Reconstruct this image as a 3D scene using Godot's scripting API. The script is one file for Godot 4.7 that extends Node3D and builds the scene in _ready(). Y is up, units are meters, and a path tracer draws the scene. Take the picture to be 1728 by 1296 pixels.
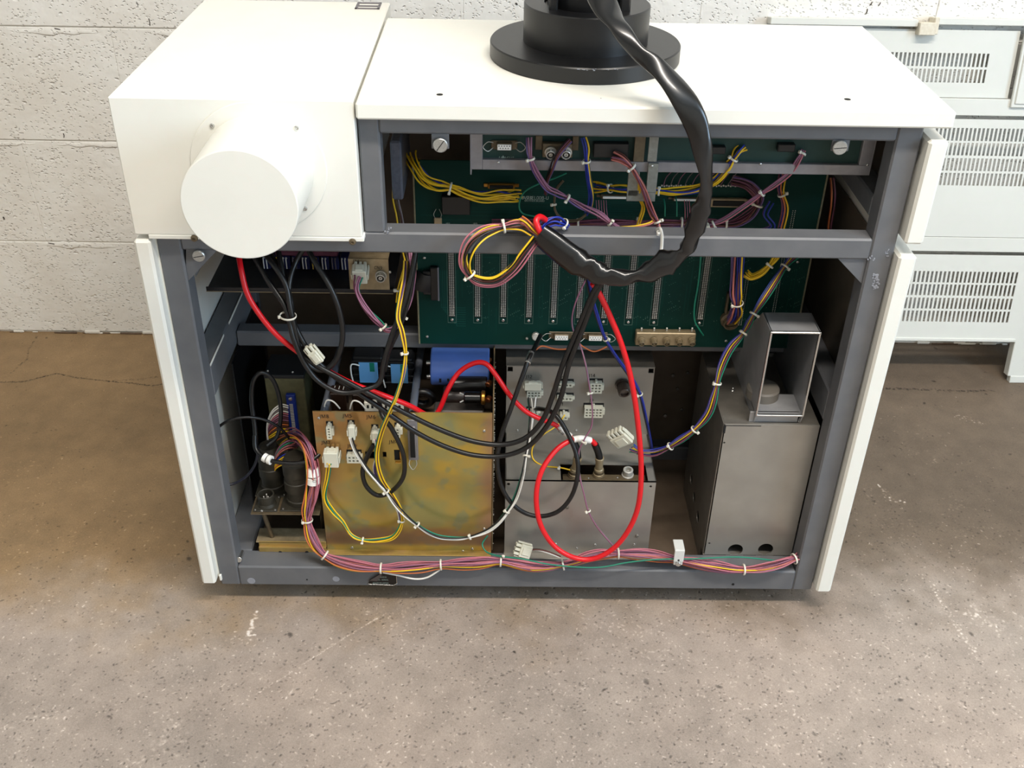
extends Node3D

# ------------------------------------------------------------------ camera frame used to read positions off the photograph
const IW := 1728.0
const IH := 1296.0
const FPX := 1746.27
var cam_xf := Transform3D()
var M := {}
var rng := RandomNumberGenerator.new()

func ray(u, v) -> Vector3:
	return cam_xf.basis * Vector3((u - IW / 2) / FPX, -(v - IH / 2) / FPX, -1.0)
# the point of the plane z / y / x = d that stands at pixel (u, v)
func Z(u, v, d) -> Vector3:
	var r = ray(u, v)
	return cam_xf.origin + r * ((d - cam_xf.origin.z) / r.z)
func Y(u, v, d) -> Vector3:
	var r = ray(u, v)
	return cam_xf.origin + r * ((d - cam_xf.origin.y) / r.y)
func X(u, v, d) -> Vector3:
	var r = ray(u, v)
	return cam_xf.origin + r * ((d - cam_xf.origin.x) / r.x)

# ------------------------------------------------------------------ mesh building
class MB:
	var v := PackedVector3Array()
	var n := PackedVector3Array()
	var t := PackedVector2Array()
	var ix := PackedInt32Array()
	func vert(p, nn, uv = Vector2.ZERO) -> int:
		v.append(p)
		n.append(nn)
		t.append(uv)
		return v.size() - 1
	func tri(a, b, c):   # clockwise seen from the side the normals point to
		var g = (v[b] - v[a]).cross(v[c] - v[a])
		if g.dot(n[a] + n[b] + n[c]) > 0.0:
			ix.append_array([a, c, b])
		else:
			ix.append_array([a, b, c])
	func poly(pts: Array, hint: Vector3, uvs = null):
		var nn: Vector3 = (pts[1] - pts[0]).cross(pts[2] - pts[0])
		if nn.length() < 1e-14 and pts.size() > 3:
			nn = (pts[2] - pts[0]).cross(pts[3] - pts[0])
		nn = nn.normalized()
		if nn.dot(hint) < 0.0:
			nn = -nn
		var s = v.size()
		for i in pts.size():
			vert(pts[i], nn, uvs[i] if uvs != null else Vector2.ZERO)
		for i in range(1, pts.size() - 1):
			tri(s, s + i, s + i + 1)
	func mesh() -> ArrayMesh:
		var a = []
		a.resize(Mesh.ARRAY_MAX)
		a[Mesh.ARRAY_VERTEX] = v
		a[Mesh.ARRAY_NORMAL] = n
		a[Mesh.ARRAY_TEX_UV] = t
		a[Mesh.ARRAY_INDEX] = ix
		var m := ArrayMesh.new()
		m.add_surface_from_arrays(Mesh.PRIMITIVE_TRIANGLES, a)
		return m

func V(x, y, z) -> Vector3:
	return Vector3(x, y, z)

# a box with its edges taken off
func box(m: MB, lo: Vector3, hi: Vector3, c := 0.0008, xf := Transform3D()):
	var mid = (lo + hi) / 2
	var h = (hi - lo) / 2
	c = min(c, min(h.x, min(h.y, h.z)) * 0.8)
	var pt = func(s: Vector3, ax: int) -> Vector3:
		var q = Vector3(s.x * (h.x - c), s.y * (h.y - c), s.z * (h.z - c))
		q[ax] = s[ax] * h[ax]
		return xf * (mid + q)
	var ctr = xf * mid
	for ax in 3:
		var b = (ax + 1) % 3
		var d = (ax + 2) % 3
		for s in [-1, 1]:
			var pts = []
			for k in [[-1, -1], [1, -1], [1, 1], [-1, 1]]:
				var q = Vector3()
				q[ax] = s; q[b] = k[0]; q[d] = k[1]
				pts.append(pt.call(q, ax))
			m.poly(pts, (pts[0] + pts[2]) / 2 - ctr)
	if c < 1e-6:
		return
	for ax in 3:
		var b = (ax + 1) % 3
		var d = (ax + 2) % 3
		for s in [-1, 1]:
			for k in [-1, 1]:
				var q1 = Vector3(); var q2 = Vector3()
				q1[b] = s; q1[d] = k; q1[ax] = -1
				q2[b] = s; q2[d] = k; q2[ax] = 1
				var pts = [pt.call(q1, b), pt.call(q2, b), pt.call(q2, d), pt.call(q1, d)]
				var out = Vector3(); out[b] = s; out[d] = k
				m.poly(pts, xf.basis * out)
	for sx in [-1, 1]:
		for sy in [-1, 1]:
			for sz in [-1, 1]:
				var q = Vector3(sx, sy, sz)
				m.poly([pt.call(q, 0), pt.call(q, 1), pt.call(q, 2)], xf.basis * q)

# a turned shape: profile of (radius, height) points, axis = local y of xf
func lathe(m: MB, xf: Transform3D, prof: Array, seg := 32):
	for i in prof.size() - 1:
		var a: Vector2 = prof[i]
		var b: Vector2 = prof[i + 1]
		var d = b - a
		if d.length() < 1e-7:
			continue
		var nn2 = Vector2(d.y, -d.x).normalized()
		var s = m.v.size()
		for k in seg + 1:
			var an = TAU * k / seg
			var e = Vector3(cos(an), 0, sin(an))
			var nn = (xf.basis * (e * nn2.x + Vector3(0, nn2.y, 0))).normalized()
			m.vert(xf * (e * a.x + Vector3(0, a.y, 0)), nn, Vector2(float(k) / seg, 0))
			m.vert(xf * (e * b.x + Vector3(0, b.y, 0)), nn, Vector2(float(k) / seg, 1))
		for k in seg:
			var q = s + k * 2
			if a.x > 1e-7:
				m.tri(q, q + 2, q + 1)
			if b.x > 1e-7:
				m.tri(q + 1, q + 2, q + 3)

func axis_xf(p: Vector3, d: Vector3) -> Transform3D:   # local y along d
	var y = d.normalized()
	var x = (Vector3(0, 0, 1) if abs(y.z) < 0.9 else Vector3(1, 0, 0)).cross(y).normalized()
	return Transform3D(Basis(x, y, x.cross(y)), p)

func rod(m: MB, a: Vector3, b: Vector3, r, seg := 12, c := 0.0004):
	var l = (b - a).length()
	c = min(c, r * 0.5)
	lathe(m, axis_xf(a, b - a), [Vector2(0, 0), Vector2(r - c, 0), Vector2(r, c), Vector2(r, l - c), Vector2(r - c, l), Vector2(0, l)], seg)

func spline(p: Array, sub := 8) -> PackedVector3Array:
	var o := PackedVector3Array()
	var n = p.size()
	for i in n - 1:
		var a = p[max(i - 1, 0)]; var b = p[i]; var c = p[i + 1]; var d = p[min(i + 2, n - 1)]
		for k in sub:
			o.append(b.cubic_interpolate(c, a, d, float(k) / sub))
	o.append(p[n - 1])
	return o

func frames(p: PackedVector3Array) -> Array:
	var fr = []
	var up = Vector3(0.03, 0.1, 1).normalized()
	for i in p.size():
		var d = (p[min(i + 1, p.size() - 1)] - p[max(i - 1, 0)]).normalized()
		var x = (up - d * up.dot(d))
		if x.length() < 1e-4:
			x = Vector3(1, 0, 0) - d * d.x
		x = x.normalized()
		up = x
		fr.append([x, d.cross(x).normalized(), d])
	return fr

# round or flattened tube; rx and ry may be numbers or one value per point
func tube(m: MB, p: PackedVector3Array, rx, seg := 8, ry = null, fr = null):
	if fr == null:
		fr = frames(p)
	if ry == null:
		ry = rx
	var s = m.v.size()
	for i in p.size():
		var a = rx[i] if rx is Array else rx
		var b = ry[i] if ry is Array else ry
		for k in seg + 1:
			var an = TAU * k / seg
			var q = fr[i][0] * (cos(an) * a) + fr[i][1] * (sin(an) * b)
			var nn = (fr[i][0] * (cos(an) * b) + fr[i][1] * (sin(an) * a)).normalized()
			m.vert(p[i] + q, nn, Vector2(float(k) / seg, float(i)))
	for i in p.size() - 1:
		for k in seg:
			var q = s + i * (seg + 1) + k
			m.tri(q, q + 1, q + seg + 1)
			m.tri(q + 1, q + seg + 2, q + seg + 1)
	for e in [0, p.size() - 1]:
		var pts = []
		for k in seg:
			pts.append(m.v[s + e * (seg + 1) + k])
		m.poly(pts, fr[e][2] * (-1.0 if e == 0 else 1.0))

# sheet with rectangular [x, y, w, h] and round [x, y, r] holes; front face at o, going back by th
func plate(m: MB, o: Vector3, ux: Vector3, uy: Vector3, w, h, th, holes := []):
	var nz = ux.cross(uy).normalized()
	var xs = [0.0, w]
	var ys = [0.0, h]
	var bb = []
	for q in holes:
		var r = Rect2(q[0], q[1], q[2], q[3]) if q.size() == 4 else Rect2(q[0] - q[2] * 1.15, q[1] - q[2] * 1.15, q[2] * 2.3, q[2] * 2.3)
		bb.append(r)
		for x in [r.position.x, r.end.x]:
			if x > 0 and x < w: xs.append(x)
		for y in [r.position.y, r.end.y]:
			if y > 0 and y < h: ys.append(y)
	xs.sort()
	ys.sort()
	var at = func(x, y, z) -> Vector3: return o + ux * x + uy * y + nz * z
	for i in xs.size() - 1:
		if xs[i + 1] - xs[i] < 1e-6: continue
		for j in ys.size() - 1:
			if ys[j + 1] - ys[j] < 1e-6: continue
			var c = Vector2((xs[i] + xs[i + 1]) / 2, (ys[j] + ys[j + 1]) / 2)
			var inside := false
			for r in bb:
				if r.has_point(c):
					inside = true
					break
			if inside: continue
			for z in [0.0, -th]:
				var pts = [at.call(xs[i], ys[j], z), at.call(xs[i + 1], ys[j], z), at.call(xs[i + 1], ys[j + 1], z), at.call(xs[i], ys[j + 1], z)]
				m.poly(pts, nz if z == 0.0 else -nz, [Vector2(xs[i] / w, 1 - ys[j] / h), Vector2(xs[i + 1] / w, 1 - ys[j] / h), Vector2(xs[i + 1] / w, 1 - ys[j + 1] / h), Vector2(xs[i] / w, 1 - ys[j + 1] / h)])
	var wall = func(a: Vector2, b: Vector2, inward: Vector2):
		m.poly([at.call(a.x, a.y, 0), at.call(b.x, b.y, 0), at.call(b.x, b.y, -th), at.call(a.x, a.y, -th)], ux * inward.x + uy * inward.y)
	wall.call(Vector2(0, 0), Vector2(w, 0), Vector2(0, -1))
	wall.call(Vector2(0, h), Vector2(w, h), Vector2(0, 1))
	wall.call(Vector2(0, 0), Vector2(0, h), Vector2(-1, 0))
	wall.call(Vector2(w, 0), Vector2(w, h), Vector2(1, 0))
	for k in holes.size():
		var q = holes[k]
		var r: Rect2 = bb[k]
		if q.size() == 4:
			wall.call(r.position, Vector2(r.end.x, r.position.y), Vector2(0, 1))
			wall.call(Vector2(r.position.x, r.end.y), r.end, Vector2(0, -1))
			wall.call(r.position, Vector2(r.position.x, r.end.y), Vector2(1, 0))
			wall.call(Vector2(r.end.x, r.position.y), r.end, Vector2(-1, 0))
		else:
			var c = Vector2(q[0], q[1])
			var N = 24
			var hs = r.size.x / 2
			for i in N:
				var d0 = Vector2.from_angle(TAU * i / N)
				var d1 = Vector2.from_angle(TAU * (i + 1) / N)
				var s0 = c + d0 * hs / max(abs(d0.x), abs(d0.y))
				var s1 = c + d1 * hs / max(abs(d1.x), abs(d1.y))
				for z in [0.0, -th]:
					var pts = [at.call(c.x + d0.x * q[2], c.y + d0.y * q[2], z), at.call(s0.x, s0.y, z), at.call(s1.x, s1.y, z), at.call(c.x + d1.x * q[2], c.y + d1.y * q[2], z)]
					var uvs = []
					for e in [c + d0 * q[2], s0, s1, c + d1 * q[2]]:
						uvs.append(Vector2(e.x / w, 1 - e.y / h))
					m.poly(pts, nz if z == 0.0 else -nz, uvs)
				wall.call(c + d0 * q[2], c + d1 * q[2], -(d0 + d1))

# extruded convex outline (points already in the world), going along dir
func prism(m: MB, pts: Array, dir: Vector3):
	var c = Vector3()
	for p in pts: c += p / pts.size()
	m.poly(pts, -dir)
	var far = []
	for p in pts: far.append(p + dir)
	m.poly(far, dir)
	for i in pts.size():
		var a = pts[i]; var b = pts[(i + 1) % pts.size()]
		m.poly([a, b, b + dir, a + dir], (a + b) / 2 - c)

# ------------------------------------------------------------------ things and parts (meshes are given in world coordinates)
func thing(called: String, label: String, category: String, at := Vector3.ZERO, group := "") -> Node3D:
	var o := Node3D.new()
	o.name = called
	o.position = at
	add_child(o, true)
	o.set_meta("label", label)
	o.set_meta("category", category)
	if group: o.set_meta("group", group)
	return o

func part(parent: Node3D, called: String, m, mat: Material, label := "") -> MeshInstance3D:
	var o := MeshInstance3D.new()
	o.name = called
	o.mesh = m.mesh() if m is MB else m
	o.material_override = mat
	if parent.get_parent() == self and parent is not MeshInstance3D:
		o.position = -parent.position
	parent.add_child(o, true)
	if label: o.set_meta("label", label)
	return o

func structure(called: String, m: MB, mat: Material) -> MeshInstance3D:
	var o := MeshInstance3D.new()
	o.name = called
	o.mesh = m.mesh()
	o.material_override = mat
	add_child(o, true)
	o.set_meta("kind", "structure")
	return o

func put(parent: Node3D, called: String, mesh: Mesh, mat: Material, xf: Transform3D) -> MeshInstance3D:   # shared mesh, own place
	var o = part(parent, called, mesh, mat)
	o.transform = Transform3D(xf.basis, xf.origin + o.position)
	return o

func text(parent: Node3D, words: String, at: Vector3, size: float, mat: Material, b := Basis(), called := "lettering"):
	var t := TextMesh.new()
	t.text = words
	t.font_size = 32
	t.pixel_size = size / 24.0
	t.depth = 0.0002
	t.curve_step = 2.0
	var f := SystemFont.new()
	f.font_names = PackedStringArray(["Droid Sans"])
	t.font = f
	put(parent, called, t, mat, Transform3D(b, at))

# ------------------------------------------------------------------ materials
func mat(c: Color, rough := 0.6, metal := 0.0) -> StandardMaterial3D:
	var m := StandardMaterial3D.new()
	m.albedo_color = c
	m.roughness = rough
	m.metallic = metal
	return m

func ramp(cols: Array) -> Gradient:
	var g := Gradient.new()
	var off := PackedFloat32Array()
	var cc := PackedColorArray()
	for i in cols.size():
		off.append(float(i) / (cols.size() - 1))
		cc.append(cols[i])
	g.offsets = off
	g.colors = cc
	return g

func noise_tex(cols: Array, freq: float, size := 512, octaves := 4, sd := 1, as_normal := false) -> NoiseTexture2D:
	var f := FastNoiseLite.new()
	f.seed = sd
	f.frequency = freq
	f.noise_type = FastNoiseLite.TYPE_SIMPLEX_SMOOTH
	f.fractal_octaves = octaves
	var t := NoiseTexture2D.new()
	t.width = size
	t.height = size
	t.seamless = true
	t.noise = f
	if cols.size(): t.color_ramp = ramp(cols)
	t.as_normal_map = as_normal
	return t

func mottled(cols: Array, freq: float, scale: float, rough: float, metal := 0.0, sd := 1) -> StandardMaterial3D:
	var m := mat(Color.WHITE, rough, metal)
	m.albedo_texture = noise_tex(cols, freq, 512, 4, sd)
	m.uv1_triplanar = true
	m.uv1_scale = Vector3.ONE * scale
	return m

func make_materials():
	M.frame = mottled([Color(0.365, 0.37, 0.385), Color(0.385, 0.39, 0.40), Color(0.41, 0.41, 0.42)], 0.02, 2.0, 0.48, 0.0, 3)
	M.white = mottled([Color(0.90, 0.895, 0.86), Color(0.91, 0.905, 0.87), Color(0.92, 0.915, 0.88)], 0.01, 1.5, 0.38, 0.0, 5)
	M.panel = mottled([Color(0.825, 0.83, 0.805), Color(0.845, 0.85, 0.825)], 0.01, 1.5, 0.4, 0.0, 6)
	M.dark_sheet = mottled([Color(0.34, 0.29, 0.24), Color(0.40, 0.345, 0.29)], 0.02, 2.0, 0.5, 0.1, 7)
	M.black = mat(Color(0.035, 0.035, 0.04), 0.42)
	M.black_metal = mottled([Color(0.045, 0.045, 0.05), Color(0.07, 0.07, 0.075)], 0.03, 3.0, 0.38, 0.0, 8)
	M.black_wire = mat(Color(0.05, 0.048, 0.05), 0.38)
	M.sleeve = mat(Color(0.035, 0.035, 0.04), 0.27)
	M.sleeve.clearcoat_enabled = true
	M.sleeve.clearcoat = 0.35
	M.sleeve.clearcoat_roughness = 0.12
	M.red = mat(Color(0.83, 0.07, 0.11), 0.35)
	M.pink = mat(Color(0.69, 0.40, 0.45), 0.45)
	M.mauve = mat(Color(0.53, 0.34, 0.43), 0.45)
	M.plum = mat(Color(0.40, 0.20, 0.28), 0.45)
	M.brown = mat(Color(0.36, 0.19, 0.15), 0.45)
	M.salmon = mat(Color(0.70, 0.40, 0.36), 0.45)
	M.orange = mat(Color(0.78, 0.42, 0.22), 0.45)
	M.yellow = mat(Color(0.90, 0.73, 0.10), 0.42)
	M.green = mat(Color(0.06, 0.47, 0.37), 0.45)
	M.blue = mat(Color(0.10, 0.18, 0.58), 0.42)
	M.violet = mat(Color(0.36, 0.28, 0.48), 0.45)
	M.grey_wire = mat(Color(0.42, 0.38, 0.38), 0.5)
	M.white_wire = mat(Color(0.88, 0.87, 0.84), 0.45)
	M.nylon = mat(Color(0.85, 0.83, 0.77), 0.4)
	M.nylon.subsurf_scatter_enabled = false
	M.molex = mat(Color(0.80, 0.79, 0.72), 0.42)
	M.hole = mat(Color(0.03, 0.028, 0.025), 0.8)
	M.silver = mottled([Color(0.60, 0.585, 0.555), Color(0.63, 0.615, 0.585), Color(0.66, 0.645, 0.615)], 0.012, 2.0, 0.36, 0.6, 11)
	M.silver_dark = mottled([Color(0.46, 0.44, 0.41), Color(0.53, 0.51, 0.475)], 0.02, 3.0, 0.4, 0.5, 12)
	M.lining = mottled([Color(0.33, 0.30, 0.26), Color(0.39, 0.355, 0.31)], 0.02, 2.0, 0.5, 0.0, 29)  # lit and shaded tones of the inner side panel averaged into one colour
	M.duct = mottled([Color(0.58, 0.58, 0.585), Color(0.65, 0.65, 0.655)], 0.02, 3.0, 0.4, 0.4, 19)
	M.alu = mottled([Color(0.52, 0.51, 0.52), Color(0.6, 0.59, 0.6)], 0.02, 4.0, 0.45, 0.5, 13)
	M.steel = mat(Color(0.78, 0.78, 0.77), 0.22, 0.9)
	M.knob = mottled([Color(0.62, 0.62, 0.61), Color(0.74, 0.74, 0.72)], 0.05, 20.0, 0.35, 0.7, 14)
	M.brass = mat(Color(0.75, 0.55, 0.25), 0.3, 0.9)
	M.copper = mat(Color(0.75, 0.45, 0.28), 0.3, 0.9)
	M.beige_metal = mottled([Color(0.55, 0.49, 0.38), Color(0.66, 0.59, 0.47)], 0.02, 8.0, 0.42, 0.35, 15)
	M.olive = mottled([Color(0.15, 0.14, 0.11), Color(0.21, 0.195, 0.155)], 0.02, 8.0, 0.55, 0.1, 16)
	M.bronze = mottled([Color(0.34, 0.29, 0.22), Color(0.43, 0.38, 0.29)], 0.02, 8.0, 0.45, 0.3, 17)
	M.gold_rail = mottled([Color(0.66, 0.55, 0.32), Color(0.74, 0.63, 0.38), Color(0.72, 0.58, 0.44)], 0.01, 5.0, 0.3, 0.55, 18)
	M.pcb = mat(Color(0.01, 0.19, 0.165), 0.6)
	M.trace = mat(Color(0.05, 0.30, 0.25), 0.4)
	M.silk = mat(Color(0.60, 0.66, 0.62), 0.6)
	M.tin = mat(Color(0.74, 0.73, 0.70), 0.3, 0.35)
	M.blue_plastic = mat(Color(0.06, 0.17, 0.50), 0.4)
	M.cap_blue = mat(Color(0.33, 0.46, 0.76), 0.2)
	M.label_blue = mat(Color(0.42, 0.66, 0.86), 0.5)
	M.smoke = mat(Color(0.13, 0.085, 0.06), 0.25)
	M.grey_rod = mat(Color(0.42, 0.44, 0.48), 0.4, 0.3)
	M.print = mat(Color(0.05, 0.04, 0.035), 0.7)
	M.paper = mat(Color(0.93, 0.92, 0.89), 0.6)
	M.board_edge = mat(Color(0.45, 0.38, 0.27), 0.6)
	M.scrape = mat(Color(0.55, 0.56, 0.59), 0.5)

# ------------------------------------------------------------------ textures that take some computing
func gold_texture() -> ImageTexture:
	var f := FastNoiseLite.new()
	f.seed = 21
	f.frequency = 0.012
	f.fractal_octaves = 3
	var W = 220
	var H = 240
	var im := Image.create(W, H, false, Image.FORMAT_RGB8)
	for y in H:
		for x in W:
			var fx = float(x) / W
			var fy = float(y) / H
			var a = f.get_noise_2d(x, y) * 0.5 + 0.5
			var b = f.get_noise_2d(x + 700, y * 1.4) * 0.5 + 0.5
			var c = Color(0.72, 0.62, 0.33).lerp(Color(0.64, 0.61, 0.38), smoothstep(0.35, 0.7, a))
			c = c.lerp(Color(0.70, 0.53, 0.33), smoothstep(0.5, 0.0, fx + fy * 0.75 - 0.15 + (b - 0.5) * 0.3))
			c = c.lerp(Color(0.80, 0.66, 0.26), 0.6 * smoothstep(0.5, 0.7, b) * smoothstep(0.4, 0.6, fx))
			c = c.lerp(Color(0.55, 0.58, 0.46), 0.6 * smoothstep(0.62, 0.75, f.get_noise_2d(x * 1.8 + 90, y * 1.8 + 40) * 0.5 + 0.5))
			c = c.lerp(Color(0.68, 0.52, 0.42), 0.8 * smoothstep(0.88, 1.0, fx + (a - 0.5) * 0.15))
			var band = smoothstep(0.80, 0.86, fy + (b - 0.5) * 0.08) * (1.0 - smoothstep(0.93, 0.97, fy))
			c = c.lerp(Color(0.58, 0.42, 0.33), 0.7 * band)
			im.set_pixel(x, y, c)
	return ImageTexture.create_from_image(im)

const FX0 := -0.66
const FZ0 := -0.78
const FPM := 960.0   # floor texture pixels per metre
func floor_textures() -> Array:
	var W := 2048
	var H := 1072
	var big := FastNoiseLite.new(); big.seed = 4; big.frequency = 0.0028; big.fractal_octaves = 4
	var mid := FastNoiseLite.new(); mid.seed = 9; mid.frequency = 0.02; mid.fractal_octaves = 3
	var r := RandomNumberGenerator.new(); r.seed = 77
	var tone := PackedFloat32Array(); tone.resize(W * H)
	var hgt := PackedByteArray(); hgt.resize(W * H); hgt.fill(150)
	for y in H:
		for x in W:
			tone[y * W + x] = 1.0 + 0.10 * big.get_noise_2d(x, y) + 0.07 * mid.get_noise_2d(x, y) + r.randf_range(-0.06, 0.06)
	var spot = func(cx: float, cy: float, rad: float, asp: float, ang: float, dt: float, dh: int):
		var e = int(ceil(rad * max(asp, 1.0))) + 1
		var ca = cos(ang); var sa = sin(ang)
		for yy in range(max(0, int(cy) - e), min(H, int(cy) + e + 1)):
			for xx in range(max(0, int(cx) - e), min(W, int(cx) + e + 1)):
				var dx = xx - cx; var dy = yy - cy
				var q = pow((dx * ca + dy * sa) / (rad * asp), 2) + pow((-dx * sa + dy * ca) / rad, 2)
				if q < 1.0:
					var k = 1.0 - q
					tone[yy * W + xx] += dt * k
					hgt[yy * W + xx] = clampi(hgt[yy * W + xx] + int(dh * k), 0, 255)
	# pits and pale flecks, thickest towards the front and the right where the paint is worn
	for i in 52000:
		var cx = r.randf() * W; var cy = r.randf() * H
		var worn = clampf(0.12 + 1.5 * (cy / H - 0.45) + 0.35 * (cx / W - 0.4) + 0.5 * big.get_noise_2d(cx * 1.5 + 300, cy * 1.5), 0.05, 1.0)
		if r.randf() > worn: continue
		if r.randf() < 0.55:
			spot.call(cx, cy, r.randf_range(0.6, 1.25) if r.randf() < 0.85 else r.randf_range(1.2, 2.0), r.randf_range(1, 2.2), r.randf() * PI, r.randf_range(-0.36, -0.12), -130)
		else:
			spot.call(cx, cy, r.randf_range(0.6, 1.3), r.randf_range(1, 3.0), r.randf() * PI, r.randf_range(0.08, 0.30), 40)
	for i in 60:
		spot.call(r.randf() * W, r.randf() * H, r.randf_range(2.0, 4.0), r.randf_range(1, 2), r.randf() * PI, r.randf_range(-0.45, -0.25), -140)
	for i in 90:   # pale rubbed patches
		var cx = r.randf() * W; var cy = (0.35 + 0.65 * r.randf()) * H
		for k in 14:
			spot.call(cx + r.randfn() * 22, cy + r.randfn() * 14, r.randf_range(0.8, 2.2), r.randf_range(1, 2.5), r.randf() * PI, r.randf_range(0.08, 0.22), 20)
	var at = func(u, v) -> Vector2:
		var p = Y(u, v, 0.0)
		return Vector2((p.x - FX0) * FPM, (p.z - FZ0) * FPM)
	var line = func(pts: Array, rad: float, dt: float, wob: float, dens: float):
		for i in pts.size() - 1:
			var a: Vector2 = at.call(pts[i][0], pts[i][1]); var b: Vector2 = at.call(pts[i + 1][0], pts[i + 1][1])
			var n = int((b - a).length() / 1.2)
			for k in n:
				if r.randf() > dens: continue
				var q = a.lerp(b, float(k) / n) + Vector2(r.randfn(), r.randfn()) * wob
				spot.call(q.x, q.y, rad * r.randf_range(0.6, 1.3), 1.3, r.randf() * PI, dt * r.randf_range(0.4, 1.2), int(-90 * sign(-dt)) if dt < 0 else 10)
	line.call([[652, 1034], [598, 1065], [508, 1122]], 1.1, 0.24, 0.5, 0.7)
	line.call([[494, 1132], [430, 1172]], 1.1, 0.22, 0.6, 0.55)
	line.call([[432, 1030], [424, 1058], [416, 1072]], 2.2, 0.35, 1.6, 0.8)
	line.call([[414, 1072], [432, 1071]], 1.3, 0.45, 0.4, 0.9)
	line.call([[1570, 985], [1600, 1035], [1655, 1118]], 1.6, 0.24, 2.6, 0.8)
	line.call([[1625, 1028], [1690, 1060]], 2.4, 0.20, 8.0, 0.9)
	line.call([[1480, 815], [1505, 845], [1530, 848]], 1.8, 0.28, 3.0, 0.7)
	line.call([[1610, 700], [1660, 715]], 2.0, 0.20, 5.0, 0.8)
	line.call([[275, 1215], [290, 1250], [240, 1290]], 2.4, 0.13, 9.0, 0.9)
	# cracks near the wall
	line.call([[-20, 645], [40, 644], [95, 630], [130, 637], [180, 643], [220, 646], [256, 651], [284, 646]], 1.6, -0.30, 0.8, 0.9)
	line.call([[180, 643], [225, 640], [275, 635], [290, 633]], 2.0, -0.12, 1.5, 0.6)
	line.call([[62, 568], [48, 590], [46, 605], [15, 632]], 1.5, -0.24, 1.0, 0.6)
	line.call([[1445, 660], [1500, 655], [1560, 657], [1640, 660], [1680, 658]], 2.2, -0.26, 1.8, 0.6)
	var col := PackedByteArray(); col.resize(W * H * 3)
	for y in H:
		for x in W:
			var t = tone[y * W + x]
			var cz = float(y) / H
			var warm = 0.5 + 0.5 * big.get_noise_2d(x * 0.7 + 900, y * 0.7)
			var c = Color(0.625, 0.565, 0.52).lerp(Color(0.615, 0.575, 0.54), warm)
			var coat_and_shade = Color(0.545, 0.445, 0.32).lerp(Color(0.385, 0.335, 0.285), smoothstep(0.35, 0.8, float(x) / W))   # smooth brown wall-side paint, worn off in front; light falloff and shade painted in
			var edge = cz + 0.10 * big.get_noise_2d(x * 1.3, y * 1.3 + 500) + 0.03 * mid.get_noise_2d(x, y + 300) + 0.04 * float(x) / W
			c = c.lerp(coat_and_shade, 0.92 * smoothstep(0.80, 0.58, edge))
			if t > 1.14:
				c = c.lerp(Color(0.74, 0.72, 0.70), clampf((t - 1.14) * 2.2, 0, 0.8))
				t = min(t, 1.25)
			var o = (y * W + x) * 3
			col[o] = clampi(int(c.r * t * 255), 0, 255)
			col[o + 1] = clampi(int(c.g * t * 255), 0, 255)
			col[o + 2] = clampi(int(c.b * t * 255), 0, 255)
	return [ImageTexture.create_from_image(Image.create_from_data(W, H, false, Image.FORMAT_RGB8, col)), ImageTexture.create_from_image(Image.create_from_data(W, H, false, Image.FORMAT_L8, hgt))]

func block_height() -> ImageTexture:   # the open, pitted face of painted concrete block
	var S := 1024
	var r := RandomNumberGenerator.new(); r.seed = 31
	var f := FastNoiseLite.new(); f.seed = 8; f.frequency = 0.018; f.fractal_octaves = 3
	var h := PackedByteArray(); h.resize(S * S)
	for y in S:
		for x in S:
			h[y * S + x] = clampi(int(165 + 26 * f.get_noise_2d(x, y)), 0, 255)
	for i in 6500:
		var cx = r.randi() % S; var cy = r.randi() % S
		if f.get_noise_2d(cx * 0.6 + 50, cy * 0.6) < r.randf_range(-0.5, 0.15): continue
		var rad = r.randf_range(1.0, 3.2)
		if r.randf() < 0.04: rad *= 1.8
		var asp = r.randf_range(1, 2.2); var an = r.randf_range(-0.5, 0.7)
		var ca = cos(an); var sa = sin(an)
		var deep = r.randf_range(35, 125)
		var e = int(rad * asp) + 1
		for yy in range(-e, e + 1):
			for xx in range(-e, e + 1):
				var q = pow((xx * ca + yy * sa) / (rad * asp), 2) + pow((-xx * sa + yy * ca) / rad, 2)
				if q < 1:
					var o = posmod(cy + yy, S) * S + posmod(cx + xx, S)
					h[o] = clampi(int(h[o] - deep * (1 - q)), 0, 255)
	return ImageTexture.create_from_image(Image.create_from_data(S, S, false, Image.FORMAT_L8, h))

func board_texture() -> ImageTexture:   # solder mask with copper tracks and rows of plated holes
	var W := 1024
	var H := 524
	var r := RandomNumberGenerator.new(); r.seed = 5
	var im := Image.create(W, H, false, Image.FORMAT_RGB8)
	var base := Color(0.0, 0.185, 0.16)
	im.fill(base)
	var tr := Color(0.01, 0.225, 0.195)
	for i in 34:
		var y = 60 + i * 6 + int(r.randf() * 3)
		im.fill_rect(Rect2i(int(r.randf() * 300), y, int(300 + r.randf() * 420), 2), tr)
	for i in 60:
		im.fill_rect(Rect2i(int(r.randf() * W), 210 + int(r.randf() * 200), 2, int(40 + r.randf() * 90)), tr)
	for i in 9:   # bus lines that step down to the first connector
		im.fill_rect(Rect2i(60 + i * 5, 300, 2, 110 + i * 7), tr.lightened(0.06))
		im.fill_rect(Rect2i(60 + i * 5, 410 + i * 7, 66 - i * 5, 2), tr.lightened(0.06))
	for i in 620:
		var x = int(130 + r.randf() * 880); var y = int(180 + r.randf() * 270)
		var c = Color(0.45, 0.52, 0.47).lerp(tr, r.randf() * 0.7)
		im.fill_rect(Rect2i(x, y, 1 + int(r.randf() * 2), 1 + int(r.randf() * 2)), c)
		if r.randf() < 0.3:
			for k in int(r.randf() * 6):
				im.fill_rect(Rect2i(x + k * 5, y - k * 3, 2, 2), c)
	return ImageTexture.create_from_image(im)

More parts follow.
